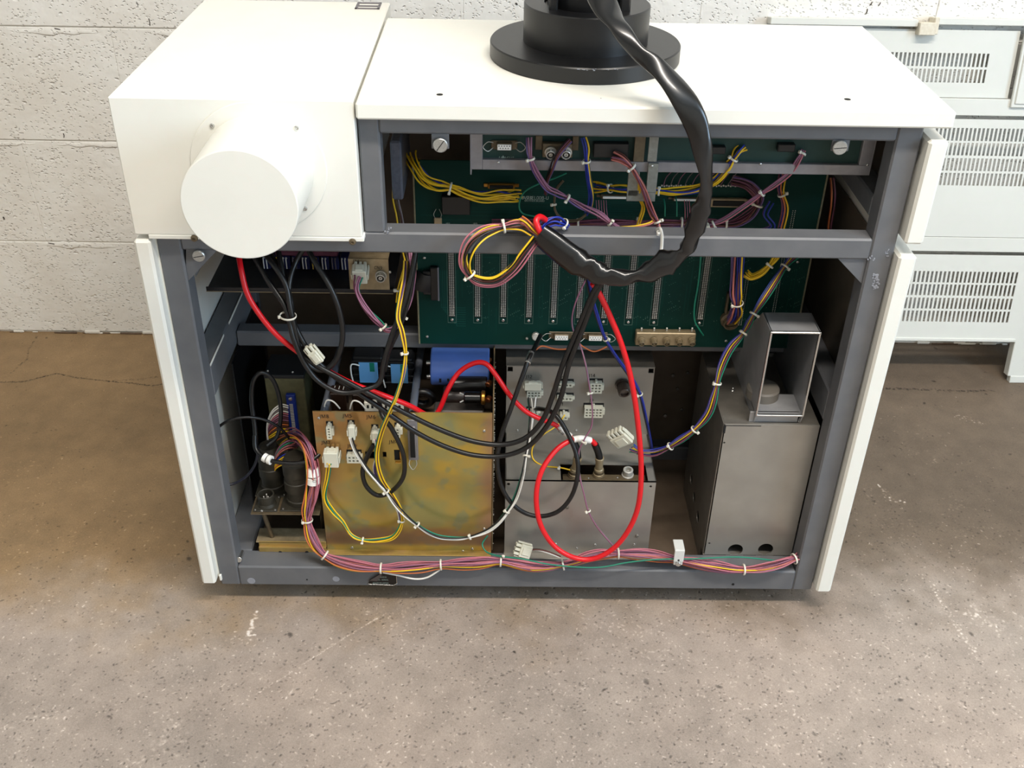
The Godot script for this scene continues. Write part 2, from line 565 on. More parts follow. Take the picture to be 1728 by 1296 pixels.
func area_light(called: String, at: Vector3, dir: Vector3, size: Vector2, col: Color, energy: float):
	var l := AreaLight3D.new()
	l.name = called
	l.area_size = size
	l.area_normalize_energy = true
	l.light_color = col
	l.light_energy = energy
	l.shadow_enabled = true
	l.area_range = 12.0
	l.area_attenuation = 2.0
	l.position = at
	add_child(l, true)
	l.look_at_from_position(at, at + dir, Vector3.RIGHT if abs(dir.y) > 0.9 else Vector3.UP)

func _ready():
	# ---- camera
	rng.seed = 12
	var cam := Camera3D.new()
	cam.name = "camera"
	cam.position = Vector3(0.39132, 1.10142, 1.07771)
	cam.rotation = Vector3(-0.58535, -0.01721, 0.02161)
	cam.fov = rad_to_deg(2.0 * atan(IH / 2 / FPX))
	cam.near = 0.02
	cam.far = 50.0
	add_child(cam)
	cam.current = true
	cam_xf = Transform3D(Basis.from_euler(cam.rotation), cam.position)
	# ---- air and exposure
	var env := Environment.new()
	env.background_mode = Environment.BG_COLOR
	env.background_color = Color(0.55, 0.6, 0.68)
	env.tonemap_mode = Environment.TONE_MAPPER_LINEAR
	env.tonemap_exposure = 0.96
	env.sdfgi_enabled = true
	env.ssao_enabled = true
	env.ssil_enabled = true
	var we := WorldEnvironment.new()
	we.name = "environment"
	we.environment = env
	add_child(we)
	# ---- lights: a row of ceiling tubes over the bench side and daylight from a window in the side wall
	area_light("ceiling_tube_light", Vector3(1.0, 2.86, 1.05), Vector3.DOWN, Vector2(0.22, 1.9), Color(1.0, 0.965, 0.92), 9.0)
	area_light("window_daylight", Vector3(3.16, 1.55, 1.75), Vector3(-1, 0, -0.0001), Vector2(1.3, 1.4), Color(0.74, 0.88, 1.0), 6.8)

	make_materials()
	build_room()
	build_cover()
	build_cabinet()
	build_housing()
	build_worktop()
	build_backplane()
	build_upper_board()
	build_power_supply()
	build_junction_unit()
	build_blower()
	build_terminal_box()
	build_socket_bracket()
	build_relay_tray()
	build_cables()

# ------------------------------------------------------------------ room
func build_room():
	var ft = floor_textures()
	var fm := mat(Color.WHITE, 0.55)
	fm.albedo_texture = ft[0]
	fm.heightmap_enabled = true
	fm.heightmap_texture = ft[1]
	fm.heightmap_scale = 0.12
	fm.metallic_specular = 0.35
	var x0 = -2.3; var x1 = 3.2; var z0 = -0.765; var z1 = 4.2; var top = 3.0
	var m := MB.new()
	var uv = func(x, z) -> Vector2: return Vector2((x - FX0) * FPM / 2048.0, (z - FZ0) * FPM / 1072.0)
	# the texture covers the part by the machine; beyond it goes on mirrored, without its wall-side paint and shade
	var tw = 2048.0 / FPM
	var zs = [z0 - 0.15, FZ0 + 1072.0 / FPM]
	while zs[-1] < z1 + 0.1: zs.append(zs[-1] + 0.22)
	for a in range(-1, 2):
		for b in zs.size() - 1:
			var ua = 0.0 if a % 2 == 0 else 1.0
			var va = uv.call(0, zs[b]).y if b == 0 else (1.0 if b % 2 == 1 else 1.0 - 0.22 * FPM / 1072.0)
			var vb = 1.0 if b % 2 == 0 else 1.0 - 0.22 * FPM / 1072.0
			var xa = FX0 + tw * a
			m.poly([V(xa, 0, zs[b]), V(xa + tw, 0, zs[b]), V(xa + tw, 0, zs[b + 1]), V(xa, 0, zs[b + 1])], Vector3.UP, [Vector2(ua, va), Vector2(1.0 - ua, va), Vector2(1.0 - ua, vb), Vector2(ua, vb)])
	m.poly([V(x0 - 0.1, -0.1, z0 - 0.15), V(x1 + 0.1, -0.1, z0 - 0.15), V(x1 + 0.1, -0.1, z1 + 0.1), V(x0 - 0.1, -0.1, z1 + 0.1)], Vector3.DOWN)
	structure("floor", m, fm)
	# block wall: a mortar bed with each block standing proud of the joints
	var wm := mottled([Color(0.90, 0.885, 0.855), Color(0.92, 0.91, 0.885), Color(0.935, 0.93, 0.91)], 0.006, 0.8, 0.55, 0.0, 41)
	wm.heightmap_enabled = true
	wm.heightmap_texture = block_height()
	wm.heightmap_scale = 0.42
	wm.uv1_scale = Vector3.ONE * 2.1
	var bed := mat(Color(0.86, 0.84, 0.80), 0.7)
	m = MB.new()
	box(m, V(x0 - 0.1, 0, z0 - 0.15), V(x1 + 0.1, top, z0 + 0.0075), 0)
	var wall = structure("wall_back", m, bed)
	var course = 0.2047
	for k in 15:
		var yb = 0.004 if k == 0 else course * k + 0.0015
		var off = -2.32 + (0.0 if k % 2 == 0 else 0.2035)
		var n = 0
		while off + 0.407 * n < x1 + 0.1:
			var bx = off + 0.407 * n
			n += 1
			if k > 3 and n > 1: break
			var b := MB.new()
			if k > 3:   # above the picture the same wall goes on as one surface
				box(b, V(x0 - 0.1, yb, z0), V(x1 + 0.1, top, z0 + 0.01), 0.002)
			else:
				var j = rng.randf_range(-0.0006, 0.0006)
				box(b, V(bx + 0.0001, yb, z0), V(bx + 0.4069, course * (k + 1) - 0.0008, z0 + 0.01 + j), 0.0010)
			part(wall, "block", b, wm)
		if k > 3: break
	# joints half closed by thick paint: a ragged ridge of it sags below each one
	for k in range(1, 4):
		var yy = course * k - 0.003
		var jx = -0.8
		while jx < 1.7:
			var ln = rng.randf_range(0.10, 0.34)
			var jp := PackedVector3Array()
			var ra = []
			var rb = []
			var nn = int(ln / 0.012)
			for i in nn + 1:
				jp.append(V(jx + ln * i / nn, yy - 0.0035 + rng.randf_range(-0.0016, 0.0018), z0 + 0.0098))
				var e = sin(PI * i / nn)
				ra.append(0.0012 * e + 0.0003)
				rb.append((0.0055 + rng.randf_range(-0.002, 0.002)) * e + 0.0006)
			m = MB.new()
			tube(m, jp, ra, 8, rb)
			part(wall, "mortar_ridge", m, wm)
			jx += ln + rng.randf_range(0.0, 0.10)
	# chipped paint and mortar along the foot of the wall
	m = MB.new()
	for i in 70:
		var p = V(rng.randf_range(-0.75, 1.6), 0.0, z0 + 0.01)
		var s = rng.randf_range(0.003, 0.011)
		box(m, p + V(-s * 1.6, 0, 0), p + V(s * 1.6, s * rng.randf_range(0.3, 0.8), s * 0.5), s * 0.25)
	part(wall, "mortar_crumbs", m, bed).set_meta("kind", "stuff")
	m = MB.new()
	for i in 110:
		var p = V(rng.randf_range(-0.75, 1.6), 0.0, z0 + 0.0112)
		var s = rng.randf_range(0.002, 0.008)
		box(m, p + V(-s * 2.2, 0, 0), p + V(s * 2.2, s * rng.randf_range(0.3, 0.7), s * 0.5), s * 0.25)
	part(wall, "dirt_crumbs", m, mat(Color(0.36, 0.29, 0.23), 0.9)).set_meta("kind", "stuff")
	for q in [[230, 3, 233, 10, 1.2], [251, 31, 253, 43, 1.6], [107, 225, 108, 232, 1.5], [92, 48, 102, 50, 1.6], [870, 5, 873, 8, 2.2], [1472, 3, 1468, 9, 1.4], [1464, 15, 1461, 24, 1.6], [1486, 4, 1482, 10, 1.2], [5, 366, 7, 370, 2.0], [82, 410, 92, 412, 1.6]]:
		m = MB.new()
		var ca = Z(q[0], q[1], z0 + 0.0104)
		var cb = Z(q[2], q[3], z0 + 0.0104)
		tube(m, PackedVector3Array([ca, ca.lerp(cb, 0.5) + V(0.0008, 0, 0), cb]), q[4] * 0.0007, 6, q[4] * 0.0005)
		part(wall, "chip", m, mat(Color(0.22, 0.18, 0.16), 0.9))
	# the rest of the shell
	var pm := mat(Color(0.90, 0.88, 0.84), 0.8)
	m = MB.new()
	box(m, V(x0 - 0.15, 0, z0 - 0.15), V(x0, top, z1 + 0.15), 0)
	structure("wall_left", m, pm)
	m = MB.new()
	box(m, V(x0 - 0.15, 0, z1), V(x1 + 0.15, top, z1 + 0.15), 0)
	structure("wall_front", m, pm)
	m = MB.new()
	plate(m, V(x1, 0, z0 - 0.15), V(0, 0, 1), V(0, 1, 0), z1 - z0 + 0.3, top, 0.15, [[1.05 - z0 + 0.15, 0.8, 1.4, 1.5]])
	var wr = structure("wall_right", m, pm)
	wr.position = Vector3.ZERO
	m = MB.new()
	box(m, V(x0 - 0.15, top, z0 - 0.15), V(x1 + 0.15, top + 0.12, z1 + 0.15), 0)
	structure("ceiling", m, mat(Color(0.93, 0.93, 0.92), 0.8))
	# window: frame, glazing bar, bright panes
	m = MB.new()
	for e in [[1.05, 1.10, 0.8, 2.3], [2.40, 2.45, 0.8, 2.3], [1.05, 2.45, 0.8, 0.85], [1.05, 2.45, 2.25, 2.3], [1.73, 1.77, 0.8, 2.3]]:
		box(m, V(x1 + 0.02, e[2], e[0]), V(x1 + 0.07, e[3], e[1]), 0.003)
	var win = structure("window_1", m, mat(Color(0.85, 0.85, 0.83), 0.5))
	var gm := mat(Color(0.8, 0.85, 0.9), 0.3)
	gm.emission_enabled = true
	gm.emission = Color(0.84, 0.92, 1.0)
	gm.emission_energy_multiplier = 3.0
	for s in [1.10, 1.77]:
		m = MB.new()
		box(m, V(x1 + 0.04, 0.85, s), V(x1 + 0.046, 2.25, s + 0.63), 0)
		part(win, "pane", m, gm)
	# ceiling fitting
	var lt = thing("ceiling_light", "long white tube light fitting hung from the ceiling above the machine", "lamp", V(1.0, 3.0, 1.05))
	m = MB.new()
	box(m, V(0.03, 2.90, 0.92), V(1.97, 2.96, 1.18), 0.004)
	for x in [0.4, 1.6]: rod(m, V(x, 2.95, 1.05), V(x, 3.0, 1.05), 0.012)
	part(lt, "body", m, mat(Color(0.9, 0.9, 0.9), 0.5))
	var dm := mat(Color(0.95, 0.95, 0.95), 0.4)
	dm.emission_enabled = true
	dm.emission = Color(1.0, 0.97, 0.93)
	dm.emission_energy_multiplier = 4.0
	m = MB.new()
	box(m, V(0.05, 2.88, 0.94), V(1.95, 2.90, 1.16), 0.002)
	part(lt, "diffuser", m, dm)

# ------------------------------------------------------------------ sheet metal cover that leans on the wall
func build_cover():
	var t = thing("louvred_cover", "pale sheet metal cover with three slotted vents leaning on the block wall", "panel", V(1.2, 0, -0.61))
	var up = V(0, 1, -0.19).normalized()
	var out = V(0, 0.19, 1).normalized()
	var ux = V(1, 0, 0)
	var O = func(x, s, d) -> Vector3: return V(x, 0, -0.61) + up * s + out * d
	var xl = 0.83; var xr = 1.78
	var slots = func(x_right: float, x_left: float, tops: Array, sl: float, pitch: float, ox: float, oy: float) -> Array:
		var h = []
		for s in tops:
			var x = x_right
			while x > x_left:
				h.append([x - 0.0042 - ox, s - sl - oy, 0.0042, sl])
				x -= pitch
		return h
	var lean := Transform3D(Basis(ux, up, out), V(0, 0, -0.61))
	var sheet = func(called, x0, s0, x1, s1, d, holes, lab = ""):
		var m := MB.new()
		plate(m, O.call(x0, s0, d), ux, up, x1 - x0, s1 - s0, 0.0016, holes)
		return part(t, called, m, M.panel, lab)
	sheet.call("vent_panel", xl, 0.5395, 1.285, 0.652, -0.006, slots.call(1.2385, 0.9, [0.6139, 0.5873], 0.0226, 0.0076, xl, 0.5395), "recessed top panel with two rows of slots")
	sheet.call("vent_panel", xl, 0.2905, xr, 0.5033, 0.0, slots.call(1.42, 1.05, [0.4879, 0.462, 0.4347, 0.4082], 0.0226, 0.0076, xl, 0.2905), "middle panel with four rows of slots")
	sheet.call("vent_panel", xl, 0.0905, xr, 0.2562, 0.0, slots.call(1.3672, 1.03, [0.2240, 0.1985, 0.1720, 0.1461], 0.0220, 0.0080, xl, 0.0905), "bottom panel with four rows of slots")
	for e in [["rail", xl, 0.5095, xr, 0.5385, 0.0], ["rail", xl, 0.2625, xr, 0.2895, 0.0005]]:
		var m := MB.new()
		box(m, lean * V(0, 0, 0) * 0 + V(e[1], e[2], e[5] - 0.012), V(e[3], e[4], e[5] + 0.0005), 0.0008, lean)
		part(t, e[0], m, M.panel)
	# folded edge along the top, broken by a notch with a bent tab
	var m := MB.new()
	box(m, V(0.8495, 0.6565, -0.022), V(1.1022, 0.668, 0.004), 0.001, lean)
	box(m, V(1.136, 0.6605, -0.022), V(xr, 0.6715, 0.004), 0.001, lean)
	part(t, "top_flange", m, M.panel)
	m = MB.new()
	box(m, V(1.103, 0.6435, -0.02), V(1.131, 0.664, 0.012), 0.001, lean)
	box(m, V(1.1285, 0.645, -0.02), V(1.1365, 0.672, 0.009), 0.001, lean)
	part(t, "bent_tab", m, mottled([Color(0.80, 0.76, 0.68), Color(0.87, 0.85, 0.79)], 0.03, 8.0, 0.6, 0.0, 51))
	m = MB.new()
	box(m, V(1.288, 0.525, 0.0), V(xr, 0.655, 0.006), 0.001, lean)
	box(m, V(1.293, 0.531, 0.005), V(xr, 0.655, 0.0085), 0.0015, lean)
	part(t, "side_hatch", m, M.panel)
	m = MB.new()
	box(m, V(xl, 0.085, -0.018), V(1.389, 0.0915, 0.0025), 0.001, lean)
	part(t, "bottom_flange", m, M.panel)
	m = MB.new()
	box(m, V(1.389, 0.0135, -0.018), V(1.50, 0.0915, 0.0), 0.001, lean)
	box(m, V(1.3945, 0.0, -0.012), V(1.50, 0.0145, 0.0015), 0.001, lean)
	part(t, "leg", m, M.panel)
	m = MB.new()
	box(m, V(xl, 0.0, -0.018), V(0.93, 0.0915, 0.0), 0.001, lean)
	part(t, "leg", m, M.panel)

# ------------------------------------------------------------------ machine cabinet
func build_cabinet():
	var t = thing("machine_cabinet", "dark grey welded machine cabinet with its back cover off and white side panels", "cabinet", V(0.424, 0.0, -0.16))
	var bar = func(called, lo, hi, mt = null, lab = "", c = 0.0022):
		var m := MB.new()
		box(m, lo, hi, c)
		return part(t, called, m, mt if mt else M.frame, lab)
	var zb = -0.32
	bar.call("post", V(0, 0.036, -0.03), V(0.0275, 0.592, 0))
	bar.call("post", V(0.820, 0.036, -0.03), V(0.848, 0.728, 0))
	bar.call("post", V(0.2385, 0.5905, -0.028), V(0.2615, 0.728, -0.0005))
	bar.call("post", V(0, 0.036, zb), V(0.0275, 0.592, zb + 0.028))
	bar.call("post", V(0.820, 0.036, zb), V(0.848, 0.728, zb + 0.028))
	bar.call("rail", V(0.0270, 0.036, -0.035), V(0.8205, 0.072, 0.0), null, "bottom front rail")
	bar.call("rail", V(0.027, 0.5655, -0.028), V(0.821, 0.5915, -0.0004), null, "middle front rail")
	bar.call("rail", V(0.2610, 0.708, -0.028), V(0.8205, 0.728, 0.0), null, "top front rail")
	bar.call("rail", V(0.0270, 0.036, zb), V(0.8205, 0.072, zb + 0.03))
	bar.call("rail", V(0.0270, 0.708, zb), V(0.8205, 0.728, zb + 0.028))
	bar.call("rail", V(0.0004, 0.036, zb + 0.029), V(0.041, 0.0715, -0.0345))
	bar.call("rail", V(0.8065, 0.036, zb + 0.029), V(0.8476, 0.0715, -0.0345))
	bar.call("side_rail", V(0.001, 0.342, zb + 0.028), V(0.0275, 0.391, -0.030))
	bar.call("side_rail", V(0.8205, 0.315, zb + 0.028), V(0.847, 0.362, -0.030))
	bar.call("side_rail", V(0.8205, 0.606, zb + 0.028), V(0.847, 0.632, -0.030))
	bar.call("cross_bar", V(0.0275, 0.3385, -0.185), V(0.8205, 0.3625, -0.16), null, "cross bar under the large circuit board")
	for zz in [[-0.03, -0.105], [-0.135, -0.22]]:   # slots in the side rail with the pale panel showing
		bar.call("slot_edge", V(0.0274, 0.3885, zz[1]), V(0.0282, 0.3915, zz[0]), M.white, "", 0.0)
	bar.call("dark_inner_sheet", V(0.0285, 0.073, zb + 0.03), V(0.0305, 0.338, -0.115), M.black, "", 0.0)
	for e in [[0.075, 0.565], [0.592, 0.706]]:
		bar.call("dark_inner_sheet", V(0.8472, e[0], zb + 0.03), V(0.8487, e[1], -0.031), M.lining, "", 0.0)  # added sheets that carry the shade on the inner side panel as colour
	bar.call("inner_box", V(0.2625, 0.594, -0.20), V(0.2755, 0.668, -0.085), mottled([Color(0.3, 0.31, 0.35), Color(0.38, 0.39, 0.43)], 0.03, 8.0, 0.35, 0.3, 65))
	# corner gussets with their welds
	for g in [[[314, 478], [314, 412], [374, 412], [364, 425]], [[1409, 431], [1482, 431], [1461, 486]]]:
		var m := MB.new()
		var pts = []
		for q in g: pts.append(Z(q[0], q[1], -0.004))
		prism(m, pts, V(0, 0, -0.02))
		part(t, "gusset", m, M.frame)
	var m := MB.new()
	prism(m, [V(0.028, 0.515, -0.03), V(0.056, 0.566, -0.03), V(0.040, 0.566, -0.03), V(0.028, 0.535, -0.03)], V(0, 0, -0.06))
	part(t, "brace", m, M.frame)
	m = MB.new()
	for w in [[1472, 462, 1482, 488, 30, 1.0], [1492, 420, 1502, 438, 10, 0.6], [1462, 432, 1476, 440, 7, 0.7], [654, 384, 660, 396, 4, 0.8], [650, 391, 657, 391, 3, 0.6]]:
		for i in int(w[4]):
			var p = Z(lerp(w[0], w[2], rng.randf()) + rng.randfn() * 1.0, lerp(w[1], w[3], rng.randf()), 0.0002)
			var s = rng.randf_range(0.0006, 0.0014) * w[5]
			lathe(m, axis_xf(p, V(0, 0, 1)), [Vector2(s * 1.4, -0.001), Vector2(s, s * 0.4), Vector2(0, s * 0.5)], 8)
	part(t, "weld", m, M.scrape).set_meta("kind", "stuff")
	# back sheet and floor pan
	bar.call("back_sheet", V(0.0275, 0.072, zb + 0.004), V(0.8205, 0.708, zb + 0.007), M.dark_sheet, "", 0.0)
	bar.call("floor_pan", V(0.041, 0.044, zb + 0.03), V(0.8065, 0.047, -0.035), M.dark_sheet, "", 0.0)
	bar.call("partition", V(0.232, 0.592, zb + 0.03), V(0.2365, 0.726, -0.03), M.dark_sheet, "", 0.0)
	m = MB.new()
	for q in [[1135, 632], [1143, 655], [1160, 628], [1122, 700], [1140, 745], [1128, 780], [1150, 690]]:
		rod(m, Z(q[0], q[1], zb + 0.007), Z(q[0], q[1], zb + 0.007) + V(0, 0, 0.004), 0.003, 8)
	part(t, "rivets", m, M.steel)
	# white side panels
	var pan = func(lo, hi, lab):
		var mm := MB.new()
		box(mm, lo, hi, 0.003)
		return part(t, "side_panel", mm, M.white, lab)
	pan.call(V(-0.0215, 0.050, zb), V(-0.0025, 0.584, 0.014), "lower white side panel under the drum housing")
	pan.call(V(0.8515, 0.592, zb), V(0.873, 0.714, 0.014), "upper white side panel")
	pan.call(V(0.8495, 0.045, zb), V(0.8705, 0.5775, 0.014), "lower white side panel below the middle rail")
	m = MB.new()
	box(m, V(-0.0028, 0.05, zb + 0.03), V(-0.0002, 0.58, -0.002), 0.0005)
	box(m, V(0.0005, 0.048, 0.0), V(0.0035, 0.058, 0.004), 0.0005)
	part(t, "panel_lip", m, M.white)
	# tabs with slotted screws along the opening
	for s in [[743, 246, 30, 0.7], [1418, 250, 30, 0.2]]:
		var c = Z(s[0], s[1], 0.0)
		m = MB.new()
		box(m, V(c.x - 0.0095, c.y - 0.004, -0.004), V(c.x + 0.0095, 0.7085, -0.001), 0.0006)
		part(t, "tab", m, M.frame)
	for s in [[743, 246, 0.008, 0.95], [1418, 250, 0.008, 0.1], [335, 433, 0.0072, 0.2]]:
		var c = Z(s[0], s[1], 0.004)
		m = MB.new()
		lathe(m, axis_xf(V(c.x, c.y, -0.001), V(0, 0, 1)), [Vector2(0.004, 0), Vector2(0.004, 0.002), Vector2(s[2], 0.002), Vector2(s[2], 0.0045), Vector2(s[2] - 0.0008, 0.0053), Vector2(0, 0.0053)], 32)
		var k = part(t, "screw", m, M.knob)
		m = MB.new()
		box(m, V(-s[2] * 0.85, -0.0004, 0), V(s[2] * 0.85, 0.0004, 0.0002), 0, Transform3D(Basis(Vector3(0, 0, 1), s[3]), V(c.x, c.y, 0.0043)))
		part(k, "slot", m, M.hole)
	# small marks on the bottom rail: bolt scars and a tapped hole, and a bolt in the corner
	m = MB.new()
	for q in [[424, 980, 9, 3.5], [567, 977, 8, 3.5], [618, 1000, 0, 0]]:
		if q[2]: lathe(m, axis_xf(Z(q[0], q[1], 0.0), V(0, 0, 1)), [Vector2(q[2] / 1560.0, 0.0002), Vector2(q[2] / 1900.0, 0.0005), Vector2(0.003, 0.0004), Vector2(0, 0.0004)], 20)
	part(t, "bolt_scars", m, M.scrape)
	m = MB.new()
	for q in [[518, 978, 2.0], [1237, 986, 3.2], [1222, 746, 0]]:
		if q[2]: lathe(m, axis_xf(Z(q[0], q[1], 0.0), V(0, 0, 1)), [Vector2(q[2] / 1560.0, 0.0), Vector2(q[2] / 1560.0, 0.0004), Vector2(0, 0.0003)], 12)
	part(t, "tapped_holes", m, M.hole)
	m = MB.new()
	rod(m, Z(403, 945, -0.006), Z(408, 932, -0.03), 0.0042, 12)
	rod(m, Z(1277, 248, -0.01) * 0 + V(0.853, 0.086, -0.005), V(0.853, 0.086, 0.0), 0.002, 8)
	part(t, "bolt", m, M.steel)
	# black rating plate, bent and half peeled, with pale print
	m = MB.new()
	var pl = [Z(622, 985, 0.0006), Z(664, 987, 0.0006), Z(670, 984, 0.0006), Z(669, 970, 0.0006), Z(642, 968, 0.0006), Z(624, 978, 0.0006)]
	prism(m, pl, V(0, 0, 0.0007))
	var rp = part(t, "rating_plate", m, mat(Color(0.02, 0.018, 0.018), 0.35))
	m = MB.new()
	prism(m, [Z(624, 978, 0.0014), Z(637, 979, 0.0014), Z(645, 969, 0.0014), Z(641, 968, 0.0014)], V(0, 0.0004, 0.0025))
	part(rp, "peeled_corner", m, mat(Color(0.33, 0.29, 0.28), 0.4))
	m = MB.new()
	for e in [[pl[0], pl[1]], [pl[1], pl[2]], [pl[2], pl[3]]]:
		rod(m, e[0] + V(0, 0, 0.0008), e[1] + V(0, 0, 0.0008), 0.0006, 6)
	part(rp, "edge", m, M.steel)
	text(rp, "AKASHI", Z(646, 974, 0.0014), 0.0022, M.silk)
	text(rp, "MODEL  SERIAL", Z(642.5, 978.5, 0.0014), 0.0013, M.silk)
	text(rp, "MADE IN JAPAN", Z(642.5, 984, 0.0014), 0.0013, M.silk)
	# low castors that the cabinet stands on
	for p in [V(0.74, 0, -0.045), V(0.09, 0, -0.06), V(0.74, 0, -0.28), V(0.09, 0, -0.28)]:
		m = MB.new()
		rod(m, p + V(-0.010, 0.0155, 0), p + V(0.010, 0.0155, 0), 0.0155, 24, 0.002)
		box(m, p + V(-0.014, 0.016, -0.012), p + V(0.014, 0.038, 0.012), 0.002)
		part(t, "castor", m, M.black)

# ------------------------------------------------------------------ white housing with the drum cover
func build_housing():
	var t = thing("drum_housing", "boxy off-white housing with a drum on its face, fixed over the corner of the cabinet", "housing", V(0.11, 0.5845, -0.2))
	var m := MB.new()
	box(m, V(-0.0185, 0.5905, -0.406), V(0.2372, 0.7475, 0.012), 0.0012)
	part(t, "body", m, M.white)
	m = MB.new()
	box(m, V(-0.0035, 0.5855, -0.02), V(0.2390, 0.5908, 0.0125), 0.0008)
	part(t, "bottom_flange", m, M.white)
	var c = V(0.1305, 0.6715, 0.012)
	m = MB.new()
	lathe(m, axis_xf(c, V(0, 0, 1)), [Vector2(0.0, 0.0), Vector2(0.0735, 0.0), Vector2(0.0735, 0.001), Vector2(0.0728, 0.0016), Vector2(0.059, 0.0016)], 64)
	lathe(m, axis_xf(c, V(0, 0, 1)), [Vector2(0.0590, 0.0016), Vector2(0.0590, 0.0985), Vector2(0.0586, 0.0996), Vector2(0.0578, 0.1), Vector2(0, 0.1)], 96)
	var d = part(t, "drum", m, M.white, "flanged drum cover with a plain round end")
	for q in [[358, 212], [500, 216], [515, 352], [402, 350]]:
		m = MB.new()
		var p = Z(q[0], q[1], 0.0137)
		lathe(m, axis_xf(p, V(0, 0, 1)), [Vector2(0.0026, 0.0), Vector2(0.0022, 0.0012), Vector2(0.0012, 0.0016), Vector2(0.0010, 0.0009), Vector2(0, 0.0009)], 12)
		part(d, "screw", m, M.steel)
	for q in [[595, 408], [328, 402]]:
		m = MB.new()
		lathe(m, axis_xf(Z(q[0], q[1], 0.0125), V(0, 0, 1)), [Vector2(0.0042, 0.0), Vector2(0.0036, 0.0018), Vector2(0.0018, 0.0026), Vector2(0.0012, 0.0012), Vector2(0, 0.0012)], 16)
		part(t, "screw", m, M.bronze)
	# recessed catch in the top
	m = MB.new()
	var a = V(0.1928, 0.7476, -0.3675); var b = V(0.2262, 0.7476, -0.4015)
	for e in [[a.x, b.x, a.z, a.z - 0.004], [a.x, b.x, b.z + 0.004, b.z], [a.x, a.x + 0.0035, a.z, b.z], [b.x - 0.0035, b.x, a.z, b.z], [a.x, b.x, -0.381, -0.385]]:
		box(m, V(min(e[0], e[1]), 0.7470, min(e[2], e[3])), V(max(e[0], e[1]), 0.7487, max(e[2], e[3])), 0.0004)
	part(t, "catch", m, mat(Color(0.42, 0.40, 0.42), 0.4, 0.3))

# ------------------------------------------------------------------ worktop, pedestal
func build_worktop():
	var t = thing("worktop", "white sheet metal top with folded edges carrying the round black pedestal", "worktop", V(0.555, 0.728, -0.16))
	var m := MB.new()
	box(m, V(0.2395, 0.7285, -0.3275), V(0.8715, 0.7470, 0.016), 0.0022)
	part(t, "top", m, M.white)
	for q in [[742, 160], [1430, 168]]:
		m = MB.new()
		lathe(m, Transform3D(Basis(), Y(q[0], q[1], 0.7468)), [Vector2(0.0036, 0.0), Vector2(0.0036, 0.0004), Vector2(0.0028, 0.0004), Vector2(0.0028, 0.0003), Vector2(0, 0.0003)], 20)
		part(t, "screw_hole", m, M.hole)
	m = MB.new()
	lathe(m, axis_xf(Y(1014, 166, 0.7469), V(0, 1, 0)), [Vector2(0.0011, 0), Vector2(0.0006, 0.0003), Vector2(0, 0.0004)], 8)
	part(t, "paint_chip", m, M.frame)
	var c = V(0.4905, 0.747, -0.1665)
	t = thing("column_base", "black painted round column base, a stepped disc and collar on the worktop", "pedestal", c)
	m = MB.new()
	lathe(m, Transform3D(Basis(), c), [Vector2(0, 0.0002), Vector2(0.1115, 0.0002), Vector2(0.1125, 0.0012), Vector2(0.1125, 0.0172), Vector2(0.1113, 0.0187), Vector2(0, 0.0187)], 96)
	part(t, "disc", m, M.black_metal)
	m = MB.new()
	lathe(m, Transform3D(Basis(), c + V(0, 0.0187, 0)), [Vector2(0.0735, 0), Vector2(0.0735, 0.042), Vector2(0.0720, 0.0433), Vector2(0.050, 0.0433), Vector2(0.050, 0.040), Vector2(0, 0.040)], 72)
	part(t, "collar", m, M.black_metal)
	m = MB.new()
	lathe(m, Transform3D(Basis(), c + V(0, 0.058, -0.01)), [Vector2(0.046, 0), Vector2(0.046, 0.5), Vector2(0.044, 0.502), Vector2(0, 0.502)], 48)
	box(m, c + V(-0.046, 0.058, 0.002), c + V(-0.036, 0.5, 0.040), 0.002)
	box(m, c + V(0.034, 0.058, 0.002), c + V(0.046, 0.5, 0.040), 0.002)
	part(t, "column", m, M.black_metal)
	m = MB.new()
	for i in 14:
		var q = [lerp(975.0, 1045.0, rng.randf()), 0.0]
		var an = atan2((q[0] - 997) / 158.0, 1.0)
		var p = c + V(sin(an) * 0.1124, 0.0175 + rng.randf_range(-0.001, 0.0008), cos(an) * 0.1124)
		var s = rng.randf_range(0.0003, 0.0009)
		box(m, p - V(s * 1.6, s * 0.5, s * 0.5), p + V(s * 1.6, s * 0.5, s * 0.5), s * 0.2)
	part(t, "paint_chips", m, M.scrape).set_meta("kind", "stuff")

